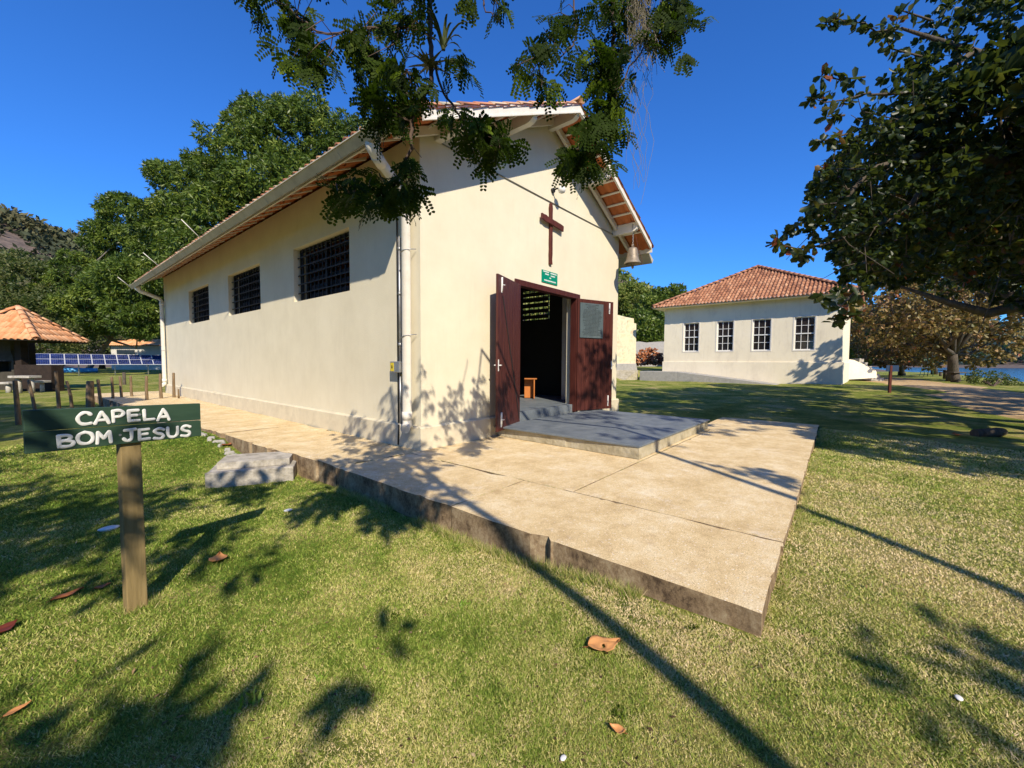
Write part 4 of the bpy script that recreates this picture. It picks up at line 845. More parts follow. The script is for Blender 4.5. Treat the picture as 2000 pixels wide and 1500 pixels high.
# ruined wall
dR = 31.0; t = thing('ruined_wall', at(1222, 722, dR), 'tall stub of ruined yellow lime plaster wall on a grey base', 'wall')
q = [at(1150, 711, dR), at(1150, 604, dR), at(1207, 615, dR), at(1222, 619, dR), at(1238, 622, dR), at(1238.3, 631, dR), at(1243, 632, dR), at(1242, 711, dR)]
MB().prism(q, FW * .9).build('plaster_wall', M['plaster_old'], t, bevel=.02)
q = [at(1150, 728, dR - .15), at(1150, 710, dR - .15), at(1243, 710, dR - .15), at(1245, 724, dR - .15)]; MB().prism(q, FW * 1.2).build('stone_base', M['conc'], t, bevel=.03)
# rubble heap and grey wall
dG = 42.0; q = [at(1225, 716, dG), at(1225, 668, dG), at(1250, 667, dG), at(1262, 669, dG), at(1290, 667, dG), at(1345, 668, dG), at(1345, 716, dG)]
tag(MB().prism(q, FW * .5).build('grey_wall', M['conc'], bevel=.02), 'grey rubble wall under dark trees between the ruin and the cream building', 'wall')
m = MB(); r = np.random.default_rng(3); c = at(1268, 712, 39.0); g = c[2]
for k in range(420):
    a = r.normal(size=2) * [1.5, .5]; hh = 1.7 * math.exp(-(a[0] / 1.5) ** 2) * r.random(); A = r.normal(size=(3, 3)); Q, _ = np.linalg.qr(A)
    m.ct = float(r.random()); m.box(c + RT * a[0] + FW * a[1] + [0, 0, hh], (r.uniform(.15, .42), r.uniform(.1, .25), r.uniform(.05, .12)), Q)
m.build('rubble', tilemat('orange_clay_rubble', [(.18, .06, .03), (.40, .15, .06), (.62, .34, .18)], (.08, .05, .04), .6), kind='stuff')

# ------------------------------------------------------------------ small things on the right
p = hit(1737, 768); d = (Rm @ (p - CAM))[2]
t = thing('sign_post', p, 'thin dark post with a small blue signboard seen from behind on the shaded lawn', 'sign')
top_ = at(1737, 714, d); m = MB(); m.box([p[0], p[1], (p[2] + top_[2]) / 2], (.10, .07, top_[2] - p[2]), Mk); m.build('post', M['crosswood'], t)
m = MB(); c = (at(1729, 714, d) + at(1752, 725, d)) / 2 - FW * .06; m.box(c, (.55, .02, .27), Mk); m.build('board', surf('blue_board', [(.015, .035, .09), (.02, .05, .12)], 3, .8, 0), t)
p = hit(1815, 735); d = (Rm @ (p - CAM))[2]; t = thing('swing_frame', p, 'green metal A frame with flat top beside the beach trees', 'frame')
m = MB()
for px0, px1 in ((1796, 1806), (1804, 1812), (1811, 1818), (1822, 1822)): m.cyl(at(px0, 735, d), at(px1, 702, d), .035, 6)
m.cyl(at(1803, 703, d), at(1824, 700, d), .06, 8); m.build('frame', surf('green_paint', [(.08, .16, .11), (.12, .22, .15)], 3, .6, 0), t)
BEN = [(1837, 735, .5, .45, 'dark stool by the beach path, farthest from the trunk'), (1849, 740, 1.0, .75, 'dark picnic table beside the spotted trunk'), (1865, 747, .9, .7, 'dark picnic table in front of the spotted trunk'), (1893, 744, .45, .4, 'dark stool nearer the blue water')]
for px, py, wd, hg, nm in BEN:
    p = hit(px, py); t = thing('picnic_table' if wd > .6 else 'picnic_stool', p, nm, 'table' if wd > .6 else 'stool', 'dark seats under the beach trees')
    m = MB(); m.box(p + [0, 0, hg], (wd, wd * .7, .08), Mk); m.build('top', M['bark'], t, bevel=.01); m = MB(); m.cyl(p - [0, 0, .1], p + [0, 0, hg - .04], wd * .25, 9); m.build('leg', M['bark'], t)
p = hit(1927, 853); m = MB(); m.tube([p + RT * -.25 + [0, 0, .05], p + RT * .2 + [0, 0, .08], p + RT * .55 + FW * .2 + [0, 0, .06]], [.09, .10, .08], 10); tag(m.build('log', M['bark']), 'short dark log lying on the shaded lawn near the dirt path', 'log')

# ------------------------------------------------------------------ background trees
def lob(px, py, d, r, rz=None, ry=None): c = at(px, py, d); return (c[0], c[1], c[2], r, ry or r, rz or r * .85)
def gbase(px, d): p = FW * d + RT * (px - 1000) / FPX * d; return [p[0], p[1], float(gz(p[0], p[1]))]
tree('mango_tree', gbase(520, 31), [lob(545, 262, 30, 3.5), lob(480, 330, 29, 3.4), lob(610, 272, 30, 3.3), lob(668, 305, 31, 3.5), lob(560, 380, 27.5, 3.6), lob(400, 370, 30, 2.9), lob(345, 365, 31, 2.2), lob(470, 440, 28, 3.4), lob(390, 450, 29, 3.1), lob(700, 400, 31, 3.6), lob(620, 450, 28, 4), lob(330, 440, 31, 2.4), lob(430, 520, 28, 3.4), lob(750, 380, 32, 3.2), lob(650, 560, 30, 4), lob(500, 600, 30, 4)],
     M['mango'], 33000, 8, .35, .095, .6, 'huge dome shaped mango tree rising behind the chapel roof', trunk=.55, seed=31, sub=13)
tree('mango_tree', gbase(168, 52), [lob(px, py, d * 1.25, r * 1.25) for px, py, d, r in ((265, 440, 38, 3.2), (220, 470, 39, 2.5), (320, 470, 37, 3.2), (235, 560, 35, 3.2), (155, 545, 37, 2.9), (120, 580, 38, 2.6), (285, 560, 34, 3.2), (190, 610, 36, 3.0), (270, 625, 33.5, 2.3), (340, 560, 36, 3), (380, 500, 38, 3.2))],
     M['mango'], 25000, 8, .42, .115, .6, 'broad dark mango tree left of the chapel above the orange roofed house', group='mango trees', trunk=.26, seed=32, bark='palebark', sub=12)
tree('bushy_tree', gbase(40, 47), [lob(10, 540, 46, 4), lob(70, 550, 45, 3), lob(-60, 545, 46, 5), lob(100, 600, 44, 3.2), lob(20, 610, 44, 4), lob(-90, 610, 45, 5), lob(60, 650, 43, 3), lob(130, 655, 43, 2.6)],
     M['bush'], 6000, 7, .42, .14, .2, 'olive brown bushy tree behind the kiosk', seed=33, sub=8)
tree('dark_tree', gbase(200, 66), [lob(170, 660, 62, 4), lob(240, 655, 64, 4), lob(300, 640, 66, 5), lob(80, 670, 60, 4), lob(0, 670, 60, 5), lob(350, 640, 66, 5)], M['bush'], 4500, 7, .5, .2, .2, 'dark shrubby tree in a row beyond the solar panels', seed=34)
tree('dark_tree', gbase(1300, 62), [lob(1300, 585, 62, 2.6), lob(1318, 575, 62, 2.0), lob(1278, 600, 60, 2.6), lob(1250, 640, 56, 3), lob(1300, 635, 58, 3.2), lob(1340, 600, 64, 3), lob(1200, 650, 56, 3), lob(1270, 655, 54, 2.4)],
     M['mango'], 6000, 6, .5, .22, .2, 'dark green tree with rounded top behind the left corner of the cream building', seed=35, shell=.5, sub=8)
tree('wood_tree', gbase(1225, 75), [lob(1215, 585, 75, 3.6), lob(1240, 590, 75, 3.6), lob(1190, 580, 75, 4), lob(1262, 600, 75, 3)], M['yellowgreen'], 3500, 6, .55, .25, .2, 'yellowish green tree on the slope above the ruined wall', seed=36, sub=8)
tree('green_tree', gbase(1690, 48), [lob(1690, 650, 48, 3.2), lob(1665, 665, 47, 2.2), lob(1720, 665, 48, 2.8), lob(1750, 640, 50, 3.5), lob(1680, 690, 46, 1.8)], M['yellowgreen'], 3500, 6, .4, .16, .2, 'green tree between the cream building and the beach trees', seed=37, sub=8)
tree('broad_tree', [-7.0, 8.0, float(gz(-7, 8))], [(-6.2, 6.2, 6.0, 2.0, 2.0, 1.2), (-4.6, 9.0, 6.3, 2.1, 2.1, 1.3), (-3.6, 11.6, 6.5, 1.7, 1.7, 1.1), (-6.5, 10.5, 6.6, 2.2, 2.2, 1.3), (-8.2, 8, 6.4, 2.2, 2.2, 1.4), (-3.0, 8.2, 5.8, 1.1, 1.1, .7), (-6.5, 13.0, 6.8, 1.8, 1.8, 1.1)],
     M['bush'], 8500, 6, .26, .13, .2, 'broad leafy tree at the left shading the row of fence posts', seed=39, shell=.8)
# beach almonds
redder = lambda t, r: np.clip(t * .8 + .25 * (r.random(len(t)) < .3), 0, 1)
tree('almond_tree', hit(1862, 745), [lob(1860, 560, 28, 3.0), lob(1868, 625, 26.5, 1.1), lob(1835, 630, 26.5, 1.0), lob(1900, 628, 26.8, 1.1), lob(1800, 600, 31, 2.6), lob(1740, 590, 29, 2.2), lob(1915, 620, 30.5, 2.7), lob(1955, 655, 30, 1.9), lob(1910, 672, 30.5, 1.9), lob(1780, 640, 31, 2.2), lob(1840, 600, 30, 2.2), lob(1990, 560, 28, 2.6), lob(1900, 480, 30, 2.6), lob(1800, 500, 30, 2.4), lob(1720, 640, 30, 1.6), lob(1940, 540, 29, 3)],
     M['autumn'], 5200, 7, .30, .17, .1, 'spreading almond tree with reddening leaves and thick spotted trunk by the beach', group='almond trees along the beach', trunk=.33, bark='bark', seed=38, shape='round', tintfn=redder, shell=.7)
for k, (px, py, d, nm) in enumerate(((1762, 733, 36, 'leaning trunked almond tree left of the swing frame'), (1826, 731, 40, 'dark almond tree behind the swing frame'))):
    p = hit(px, py); tree('almond_tree', p, [lob(px - 15, 655, d, 3.0), lob(px + 25, 640, d, 3), lob(px - 45, 640, d + 2, 2.6), lob(px, 610, d, 3), lob(px - 10, 690, d, 1.7)], M['autumn'], 2400, 6, .34, .19, .1, nm, group='almond trees along the beach', trunk=.3, seed=40 + k, shape='round', shell=.7)
V, F, T = crown([lob(1935, 742, 27, .9, .6), lob(1960, 750, 26, .8, .45), lob(1912, 738, 28, .7, .5), lob(1978, 757, 25, .5, .35)], 1300, 5, .13, .06, 0, seed=50, shell=1.0)
p = hit(1940, 755); t = thing('shore_bush', p, 'loose grey green bush on the lawn edge against the water', 'bush'); fast_mesh('foliage', V, F, M['bush'], t, T)
m = MB(); r = np.random.default_rng(2)
for k in range(10): q = at(1915 + 7 * k, 742, 26.5); m.tube([p, (p + q) / 2 + r.normal(size=3) * .15, q], [.03, .02, .01], 5)
m.build('stems', M['twig'], t)
# unseen trees added behind and beside the camera to cut the sky fill
lb = []; r = np.random.default_rng(17)
for k in range(40):
    a = math.radians(178 + k * 3.7 + r.uniform(-1, 1)); R_ = 25 + r.uniform(-2, 4); zz = r.uniform(2.5, 6.5); lb.append((4 + R_ * math.cos(a), 1 + R_ * math.sin(a), zz, 3.4, 3.4, 3.4))
V, F, T = crown(lb, 9000, 5, 1.0, .5, .2, seed=18, shell=.5); fast_mesh('unseen_treeline', V, F, M['bush'], None, T, kind='stuff')
# wooded hillsides
def hillwood(name, f, rect, n, ln, mat, seed, label=None, bare=None):
    r = np.random.default_rng(seed); x = r.uniform(rect[0], rect[1], n); y = r.uniform(rect[2], rect[3], n)
    nb_ = snoise(x, y, .22 / ln * .55, seed) * ln * 1.1 + snoise(x, y, .10, seed + 1) * ln * 1.2; z = f(x, y); keep = z > -.2
    if bare is not None: keep &= ~bare(x, y, r)
    x, y, z, nb_ = x[keep], y[keep], z[keep], nb_[keep]; C = np.stack([x, y, z + np.maximum(nb_, -.3 * ln) + r.random(len(x)) ** 2 * ln * 1.6], 1); per = 3
    d, s, up = frames(len(C) * per, None, 0, r); V, F, T = leaves(np.repeat(C, per, 0), d, s, up, ln * r.uniform(.6, 1.2, len(C) * per), ln * .55, np.clip(np.repeat(.5 + nb_ / ln * .22, per) + r.normal(size=len(C) * per) * .16, 0, 1))
    return fast_mesh(name, V, F, mat, None, T, kind='stuff')
def bareA(x, y, r):
    sc = (np.stack([x, y, hA(x, y)], 1) - CAM) @ Rm.T; px = 1000 + FPX * sc[:, 0] / sc[:, 2]; py = 750 + FPX * sc[:, 1] / sc[:, 2]
    k = snoise(px * .04, py * .05, 1, 9) * 14
    return (((px - 20 + k) / 52) ** 2 + ((py - 476 + k * .5 - (px - 25) * .35) / 19) ** 2 < 1) & (r.random(len(x)) < .93)
hillwood('hill_woodland', hA, (-190, 130, 150, 400), 60000, 2.4, M['scrub'], 61, bare=bareA)
hillwood('hill_woodland', hB, (60, 175, 20, 130), 26000, 1.1, M['yellowgreen'], 62)
hillwood('hill_woodland', hC, (600, 1150, -430, 90), 16000, 7.0, M['farhill'], 63)
#@@PART4
# ------------------------------------------------------------------ pinnate leaved tree hanging over the camera
def pinnate(C, seed, coarse=False, size=1.0, per=6, droop=.7, clump=None, outward=None):
    """C: (n,3) leaf attachment points. Each leaf: a stalk with `per` feathery pinnae of paired oval leaflets."""
    r = np.random.default_rng(seed); n = len(C); ax, s0, u0 = frames(n, r.normal(size=(n, 3)) * .8 + (0 if outward is None else outward), .35, r)
    Vs, Fs, Ts, o = [], [], [], 0; lt = np.clip(r.normal(.42, .22, n), 0, 1)
    for k in range(per):
        f = (k + 1) / per; base = C + ax * (.04 + .10 * f) * size; sgn = 1 if k % 2 else -1
        d = ax * (.35 + .5 * (k == per - 1)) + s0 * sgn * (.9 if k < per - 1 else .1) + r.normal(size=(n, 3)) * .18; d[:, 2] -= droop * .6; d /= np.linalg.norm(d, axis=1)[:, None]
        sd = np.cross(d, u0 + r.normal(size=(n, 3)) * .2); sd /= np.linalg.norm(sd, axis=1)[:, None] + 1e-9; up = np.cross(sd, d); plen = r.uniform(.10, .15, n) * size
        if coarse:
            V, F, T = leaves(base, d, sd, up, plen * 1.1, .055 * size, lt, shape='round'); Vs.append(V); Fs.append(F + o); Ts.append(T); o += len(V); continue
        q = 6
        for j in range(q):
            g = (j + .8) / q; b0 = base + d * (plen * g)[:, None]; b0[:, 2] -= (.03 * size * g * g)
            for sg in (-1, 1):
                ld = sd * sg + d * .35 + r.normal(size=(n, 3)) * .10; ld /= np.linalg.norm(ld, axis=1)[:, None]; ls_ = np.cross(ld, up); ls_ /= np.linalg.norm(ls_, axis=1)[:, None] + 1e-9
                V, F, T = leaves(b0, ld, ls_, up, .040 * size * (1 - .25 * abs(g - .5)), .024 * size, np.clip(lt + r.normal(size=n) * .08, 0, 1), shape='round', fold=.05)
                Vs.append(V); Fs.append(F + o); Ts.append(T); o += len(V)
    return np.concatenate(Vs), np.concatenate(Fs), np.concatenate(Ts)
def HB(px, py, d): return at(px, py, d * .845)
def blob(px, py, d, rx, ry, n, seed, dd=.18):
    r = np.random.default_rng(seed); u = r.normal(size=(n, 2)); u /= np.linalg.norm(u, axis=1)[:, None]; rad = np.sqrt(r.random(n)); dz = r.normal(size=n) * dd
    return np.array([HB(px + u[k, 0] * rx * rad[k], py + u[k, 1] * ry * rad[k], d + dz[k]) for k in range(n)])
def twigs(m, path, blobC, rad=.004, seed=0):
    """thin twigs from the nearest path point to a share of the leaf points"""
    r = np.random.default_rng(seed); P = np.array(path)
    for c in blobC[r.random(len(blobC)) < .45]:
        q = P[np.argmin(((P - c) ** 2).sum(1))]; mid = (q + c) / 2 + r.normal(size=3) * .03 + [0, 0, .03]; m.tube([q, mid, c], [rad, rad * .8, rad * .5], 4, caps=False)
def pth(L_): return [HB(*p) for p in L_]
def dens(P, k=6):
    P = np.array(P); t = np.linspace(0, len(P) - 1, (len(P) - 1) * k + 1); return np.stack([np.interp(t, range(len(P)), P[:, i]) for i in range(3)], 1)
ov_base = np.array([-3.2, -8.5, -.2])
ovt = thing('overhanging_tree', ov_base, 'feathery leaved tree with branches hanging down over the chapel gable', 'tree')
m = MB(); lim = MB()
J = HB(800, -260, 2.9)
LIMB1 = [ov_base, ov_base + [.2, .3, 2.6], (-2.2, -6.6, 4.0), (-1.1, -4.5, 4.1), (-.45, -2.9, 4.05), (.0, -1.4, 4.1), (.66, .3, 4.25), J]
lim.tube(LIMB1, [.30, .24, .13, .062, .050, .044, .038, .026], 10)
LIMB2 = [(-2.2, -6.6, 4.0), (-.8, -6.6, 4.5), (.75, -6.05, 4.6), (1.78, -4.7, 4.55), (2.9, -3.05, 4.5), (3.8, -1.65, 4.6), (3.5, -.2, 4.9), HB(1230, -260, 3.5)]
lim.tube(LIMB2, [.12, .08, .066, .060, .055, .045, .036, .024], 9)
LIMB3 = [(-2.9, -8.2, 2.6), (-4.4, -6.2, 4.2), (-5.0, -3.8, 5.0), (-5.0, -1.2, 5.4), (-4.2, 1.0, 5.6)]
lim.tube(LIMB3, [.16, .12, .09, .07, .04], 9)
# visible hanging stems
A = dens(pth([(800, -260, 2.9), (785, -60, 2.9), (790, 40, 2.9), (792, 130, 2.9), (795, 180, 2.88), (772, 205, 2.85), (735, 260, 2.0 + .82), (700, 330, 2.8)]), 5)
A = dens(pth([(800, -260, 2.9), (838, -30, 2.9), (840, 60, 2.9), (846, 120, 2.9), (842, 165, 2.9), (815, 200, 2.88), (803, 240, 2.87), (802, 290, 2.86), (780, 340, 2.84), (748, 375, 2.82), (690, 382, 2.8)]), 4)
B = dens(pth([(846, 120, 2.9), (860, 170, 2.9), (890, 215, 2.92), (905, 255, 2.94), (935, 290, 2.96), (965, 300, 2.98)]), 4)
Cc = dens(pth([(842, 60, 2.9), (760, 50, 2.95), (690, 60, 3.0), (650, 68, 3.05), (620, 62, 3.1), (580, 30, 3.1), (540, 0, 3.15)]), 4)
D = dens(pth([(1232, -260, 3.5), (1205, -40, 3.5), (1198, 60, 3.5), (1200, 130, 3.48), (1205, 185, 3.46), (1180, 225, 3.44), (1150, 290, 3.4), (1110, 335, 3.38)]), 4)
E1 = dens(pth([(1150, -160, 3.5), (1122, -20, 3.45), (1125, 60, 3.42), (1118, 90, 3.4), (1085, 120, 3.38), (1050, 125, 3.36)]), 4)
F1 = dens(pth([(1205, 185, 3.46), (1230, 130, 3.5), (1270, 80, 3.55), (1310, 50, 3.6)]), 4)
G1 = dens(pth([(925, -180, 3.1), (935, -20, 3.1), (950, 20, 3.1), (975, 40, 3.1)]), 4)
for P, r0, r1 in ((A, .017, .007), (B, .008, .004), (Cc, .009, .005), (D, .016, .006), (E1, .007, .004), (F1, .007, .004), (G1, .006, .003)):
    P = P + np.random.default_rng(len(P)).normal(size=P.shape) * .006; m.tube(list(P), list(np.linspace(r0, r1, len(P))), 7)
BL = [  # px, py, d, rx, ry, n, stem
    (760, 20, 2.95, 45, 35, 11, Cc), (735, 105, 2.95, 46, 50, 24, Cc), (700, 75, 2.97, 30, 25, 6, Cc), (790, 70, 2.95, 28, 60, 16, A), (735, 175, 2.9, 28, 36, 18, A), (740, 235, 2.9, 28, 30, 22, A), (785, 150, 2.85, 26, 40, 14, A), (790, 215, 2.82, 25, 30, 12, A),
    (590, 95, 3.1, 42, 50, 34, Cc), (560, 30, 3.15, 45, 35, 20, Cc), (620, 130, 3.08, 25, 22, 9, Cc), (510, 5, 3.2, 25, 20, 5, Cc),
    (680, 385, 2.8, 28, 20, 12, A), (715, 385, 2.8, 35, 25, 14, A), (775, 380, 2.82, 38, 28, 26, A), (800, 375, 2.82, 18, 18, 9, A), (820, 325, 2.85, 9, 9, 2, A),
    (885, 215, 2.92, 22, 20, 7, B), (860, 195, 2.9, 15, 20, 4, B), (960, 285, 2.96, 38, 25, 24, B), (985, 290, 2.96, 25, 22, 10, B), (930, 285, 2.94, 16, 22, 5, B), (945, 310, 2.95, 20, 12, 4, B), (910, 135, 2.95, 22, 18, 7, A),
    (950, 0, 3.1, 40, 14, 9, G1), (980, 25, 3.1, 16, 22, 6, G1),
    (1075, 55, 3.4, 22, 35, 12, E1), (1035, 125, 3.36, 42, 26, 16, E1), (1060, 170, 3.38, 30, 25, 10, E1), (1095, 45, 3.42, 20, 20, 6, E1),
    (1175, 30, 3.5, 30, 35, 18, D), (1185, 105, 3.5, 48, 35, 34, D), (1200, 165, 3.46, 38, 28, 24, D), (1150, 140, 3.46, 30, 25, 12, D), (1175, 245, 3.42, 38, 32, 34, D), (1200, 240, 3.42, 24, 30, 14, D), (1150, 290, 3.4, 32, 26, 22, D), (1120, 320, 3.38, 32, 28, 20, D), (1160, 320, 3.38, 24, 24, 12, D), (1195, 215, 3.42, 22, 20, 8, D),
    (1310, 30, 3.58, 45, 40, 34, F1), (1290, 85, 3.56, 26, 28, 12, F1), (1345, 60, 3.6, 20, 26, 8, F1), (1250, 40, 3.52, 24, 40, 12, F1), (1330, 110, 3.6, 12, 12, 2, F1), (1240, -20, 3.5, 60, 30, 20, F1), (1330, -20, 3.6, 40, 26, 14, F1), (800, -50, 2.9, 60, 40, 24, A), (600, -40, 3.1, 70, 40, 20, Cc)]
Cs = []
for k, (px, py, d, rx, ry, n, stem) in enumerate(BL):
    c = blob(px, py, d, rx * .84, ry * .78, max(2, round(n * .70)), 100 + k); c[:, 2] += .035; Cs.append(c); twigs(m, stem, c, .0035, k)
Cs = np.concatenate(Cs); V, F, T = pinnate(Cs, 7, per=6, size=.68)
fast_mesh('crown', V, F, M['pinnate'], ovt, T)
lim.build('trunk', M['bark'], ovt); m.build('branches', M['twig'], ovt)
# the rest of its crown, above and behind the camera, that shades the lawn
r = np.random.default_rng(77); pts = []
def spray(c, rr, n, flat=.45): u = r.normal(size=(n, 3)); u /= np.linalg.norm(u, axis=1)[:, None]; return np.array(c) + u * (r.random(n) ** .4)[:, None] * np.array([rr, rr, rr * flat])
SH = [((-4.3, 1.0, 5.2), 1.3, 150), ((-5.0, -1.2, 5.4), 1.5, 190), ((-3.6, -.4, 5.2), .9, 90), ((-5.2, -3.6, 5.0), 1.5, 150), ((-2.5, -1.0, 4.6), .45, 22), ((-2.0, .3, 5.0), .5, 16), ((-6.2, 1.6, 5.4), 1.6, 200), ((-4.6, -6.0, 4.6), 1.6, 150), ((-7.0, -1.5, 5.4), 1.7, 160),
      ((-3.15, -3.1, 4.5), .5, 75), ((-2.25, -1.75, 4.6), .10, 3), ((-2.15, -3.4, 4.6), .10, 3), ((-.5, -6.1, 4.7), .55, 22), ((.15, -.35, 4.3), .35, 16), ((-.1, -1.0, 4.25), .3, 12), ((.55, .2, 4.4), .28, 10), ((-.5, -1.15, 4.2), .40, 38), ((-.75, -.25, 4.25), .40, 34), ((-.35, -.2, 4.3), .34, 24), ((-1.35, .55, 4.3), .3, 9), ((-.1, .35, 4.4), .3, 12), ((-3.2, -8.4, 5.2), 2.4, 260), ((.05, -1.15, 4.2), .16, 4), ((2.6, -4.3, 4.8), .45, 14), ((-2.9, .6, 4.9), .7, 40), ((-6.5, 4.0, 5.5), 1.6, 150), ((-4.5, 3.4, 5.4), 1.1, 70),
      ((4.5, -2.45, 8.0), .75, 30), ((3.7, -3.2, 8.0), .7, 14), ((2.4, -4.4, 8.3), 1.1, 22), ((3.9, -6.3, 8.0), 1.2, 26), ((1.5, -5.6, 8.0), .9, 12), ((5.2, -4.4, 8.0), 1.0, 26)]
lim.tube([(-2.9, -8.2, 2.6), (-1.6, -7.8, 5.4), (.6, -6.6, 7.2), (2.6, -4.8, 8.0), (4.3, -2.8, 8.1)], [.16, .11, .08, .05, .02], 8)
for c, rr, n in SH: pts.append(spray(c, rr, n))
V, F, T = pinnate(np.concatenate(pts), 8, coarse=True, per=5, size=1.7); fast_mesh('crown', V, F, M['pinnate'], ovt, T)
# dry moss tangles and air plants on the branches
t = thing('hanging_moss', HB(1250, 0, 3.5), 'pale dry moss tangle hanging from the right hand branches', 'moss'); m = MB(); r = np.random.default_rng(12)
for k in range(120):
    x0 = r.normal(1248, 14); y0 = r.uniform(-60, 60); ln_ = r.uniform(40, 130); p = [HB(x0 + r.normal() * 9 * s + 6 * s, y0 + ln_ * s, 3.45 + r.normal() * .02) for s in np.linspace(0, 1, 6)]; m.tube(p, [.0016] * 6, 3, caps=False)
for k in range(9):
    x0 = r.uniform(1215, 1265); y0 = r.uniform(80, 200); p = [HB(x0 + 12 * math.sin(s * 5 + k) + r.normal() * 3, y0 + 200 * s, 3.42) for s in np.linspace(0, 1, 9)]; m.tube(p, [.0013] * 9, 3, caps=False)
p = [HB(1137 + 8 * math.sin(s * 7), 225 + 105 * s - 25 * s * s, 3.3) for s in np.linspace(0, 1, 12)]; m.tube(p, [.003] * 12, 5)
m.ct = .7; m.build('strands', M['moss'], t)
def bromeliad(px, py, d, ln_, n, label, seed, up=.8):
    r = np.random.default_rng(seed); c = HB(px, py, d); t = thing('air_plant', c, label, 'air plant', 'air plants on the branches'); vs = MB()
    for k in range(n):
        a = 2 * math.pi * k / n + r.normal() * .2; dr = np.array([math.cos(a), math.sin(a), 0]) * r.uniform(.3, 1); l = ln_ * r.uniform(.7, 1.1); wv = .011; side = np.array([-math.sin(a), math.cos(a), 0]); P = []
        for s in np.linspace(0, 1, 6): q = c + dr * l * s + np.array([0, 0, up * l * (s - .62 * s * s)]); w2 = wv * (1 - s) ** .6 + .0008; P += [q + side * w2, q - side * w2]
        vs.add(P, [(2 * i, 2 * i + 1, 2 * i + 3, 2 * i + 2) for i in range(5)])
    vs.ct = .5; vs.build('rosette', M['bush'], t, solid=.001)
bromeliad(866, 98, 2.88, .20, 13, 'strappy air plant right of the central hanging stem', 1, 1.7)
bromeliad(838, 128, 2.86, .15, 22, 'spiky grey air plant clasping the central hanging stem', 2, .2)
bromeliad(770, 15, 2.95, .16, 12, 'strappy air plant at the top of the central foliage', 3, 1.4)

# ------------------------------------------------------------------ near almond tree at the right
def nlob(px, py, d, r_, fz=.8): c = at(px, py, d); return (c[0], c[1], c[2], r_, r_, r_ * fz)
NT = [nlob(2010, 40, 6.3, 1.25), nlob(1900, 90, 6.6, .95), nlob(1840, 170, 6.6, .85), nlob(1760, 235, 6.5, .75), nlob(1700, 300, 6.5, .62), nlob(1655, 370, 6.4, .55), nlob(1620, 430, 6.3, .42), nlob(1960, 230, 6.4, 1.2), nlob(1870, 320, 6.7, 1.1), nlob(1790, 400, 6.6, .9), nlob(1710, 440, 6.6, .6), nlob(1990, 420, 6.3, 1.2), nlob(1880, 480, 6.8, .8), nlob(1770, 500, 6.8, .55), nlob(1690, 510, 6.7, .42), nlob(1665, 565, 6.7, .30), nlob(2010, 540, 6.4, .75),
      nlob(2150, 100, 6.5, 1.7), nlob(2200, 350, 6.5, 1.7), nlob(2350, 200, 7, 2), nlob(2300, 480, 7, 1.4), nlob(2050, -150, 6.5, 1.6), nlob(2300, -150, 7, 2), nlob(2500, 300, 7.5, 2), nlob(1990, 330, 8.5, 1.3), nlob(1600, 455, 6.3, .25), nlob(1560, 445, 6.2, .16)]
nbase = np.array(at(2420, 900, 7.2)); nbase[2] = float(gz(nbase[0], nbase[1]))
tn = thing('near_almond_tree', nbase, 'dark leaning almond tree whose leafy crown fills the upper right', 'tree')
V, F, T = crown(NT, 11500, 6, .125, .070, .45, .75, .8, seed=71, shape='round', sub=5); C1 = (V, F, T)
# twig tips poking into the sky
TW = [[(1760, 55), (1710, 62), (1690, 45), (1650, 42), (1625, 30), (1613, 45)], [(1800, 110), (1740, 95), (1725, 60)], [(1700, 180), (1650, 195), (1610, 200), (1583, 190)], [(1690, 150), (1640, 155), (1605, 150)], [(1660, 260), (1625, 270), (1598, 278)], [(1650, 225), (1615, 228)],
      [(1640, 340), (1600, 355), (1590, 362)], [(1600, 420), (1560, 440), (1535, 455)], [(1600, 480), (1560, 487), (1530, 478), (1515, 470)], [(1590, 505), (1555, 500)], [(1680, 560), (1640, 600), (1600, 580)], [(1690, 600), (1655, 622), (1630, 625)], [(1700, 570), (1665, 590)], [(1820, 40), (1760, 20), (1745, 60)], [(1690, 330), (1620, 330)], [(1660, 395), (1590, 400)]]
tw = MB(); cs = []; r = np.random.default_rng(5)
for q in TW:
    d0 = r.uniform(5.9, 6.6); P = [at(x, y, d0 + .03 * i) for i, (x, y) in enumerate(q)]; P = dens(P, 3); tw.tube(list(P), list(np.linspace(.016, .005, len(P))), 5)
    for k in range(1, len(P)): cs += [P[k] + r.normal(size=3) * .03 for _ in range(2 if k < len(P) - 1 else 5)]
cs = np.array(cs); d, s, up = frames(len(cs) * 2, None, .25, r); v2, f2, t2 = leaves(np.repeat(cs, 2, 0), d, s, up, .155 * r.uniform(.7, 1.2, len(cs) * 2), .085, np.clip(r.normal(.5, .3, len(cs) * 2), 0, 1), shape='round')
fast_mesh('crown', np.concatenate([C1[0], v2]), np.concatenate([C1[1], f2 + len(C1[0])]), M['almond'], tn, np.concatenate([C1[2], t2]))
fork = at(2400, 560, 7.0)
tw.tube([nbase - [0, 0, .3], nbase + [.1, 0, .7], fork], [.36, .30, .24], 12)
tw.tube([fork, at(2150, 560, 6.8), at(2000, 595, 6.7), at(1930, 612, 6.8), at(1850, 590, 6.9), at(1760, 560, 6.9)], [.17, .13, .10, .075, .05, .02], 9)
tw.tube([fork, at(2200, 420, 6.6), at(2000, 330, 6.5), at(1850, 290, 6.6), at(1700, 330, 6.5), at(1610, 440, 6.3)], [.18, .14, .10, .07, .04, .015], 9)
tw.tube([fork, at(2250, 250, 6.6), at(2050, 150, 6.5), at(1900, 100, 6.6), at(1760, 55, 6.3)], [.16, .12, .08, .05, .018], 9)
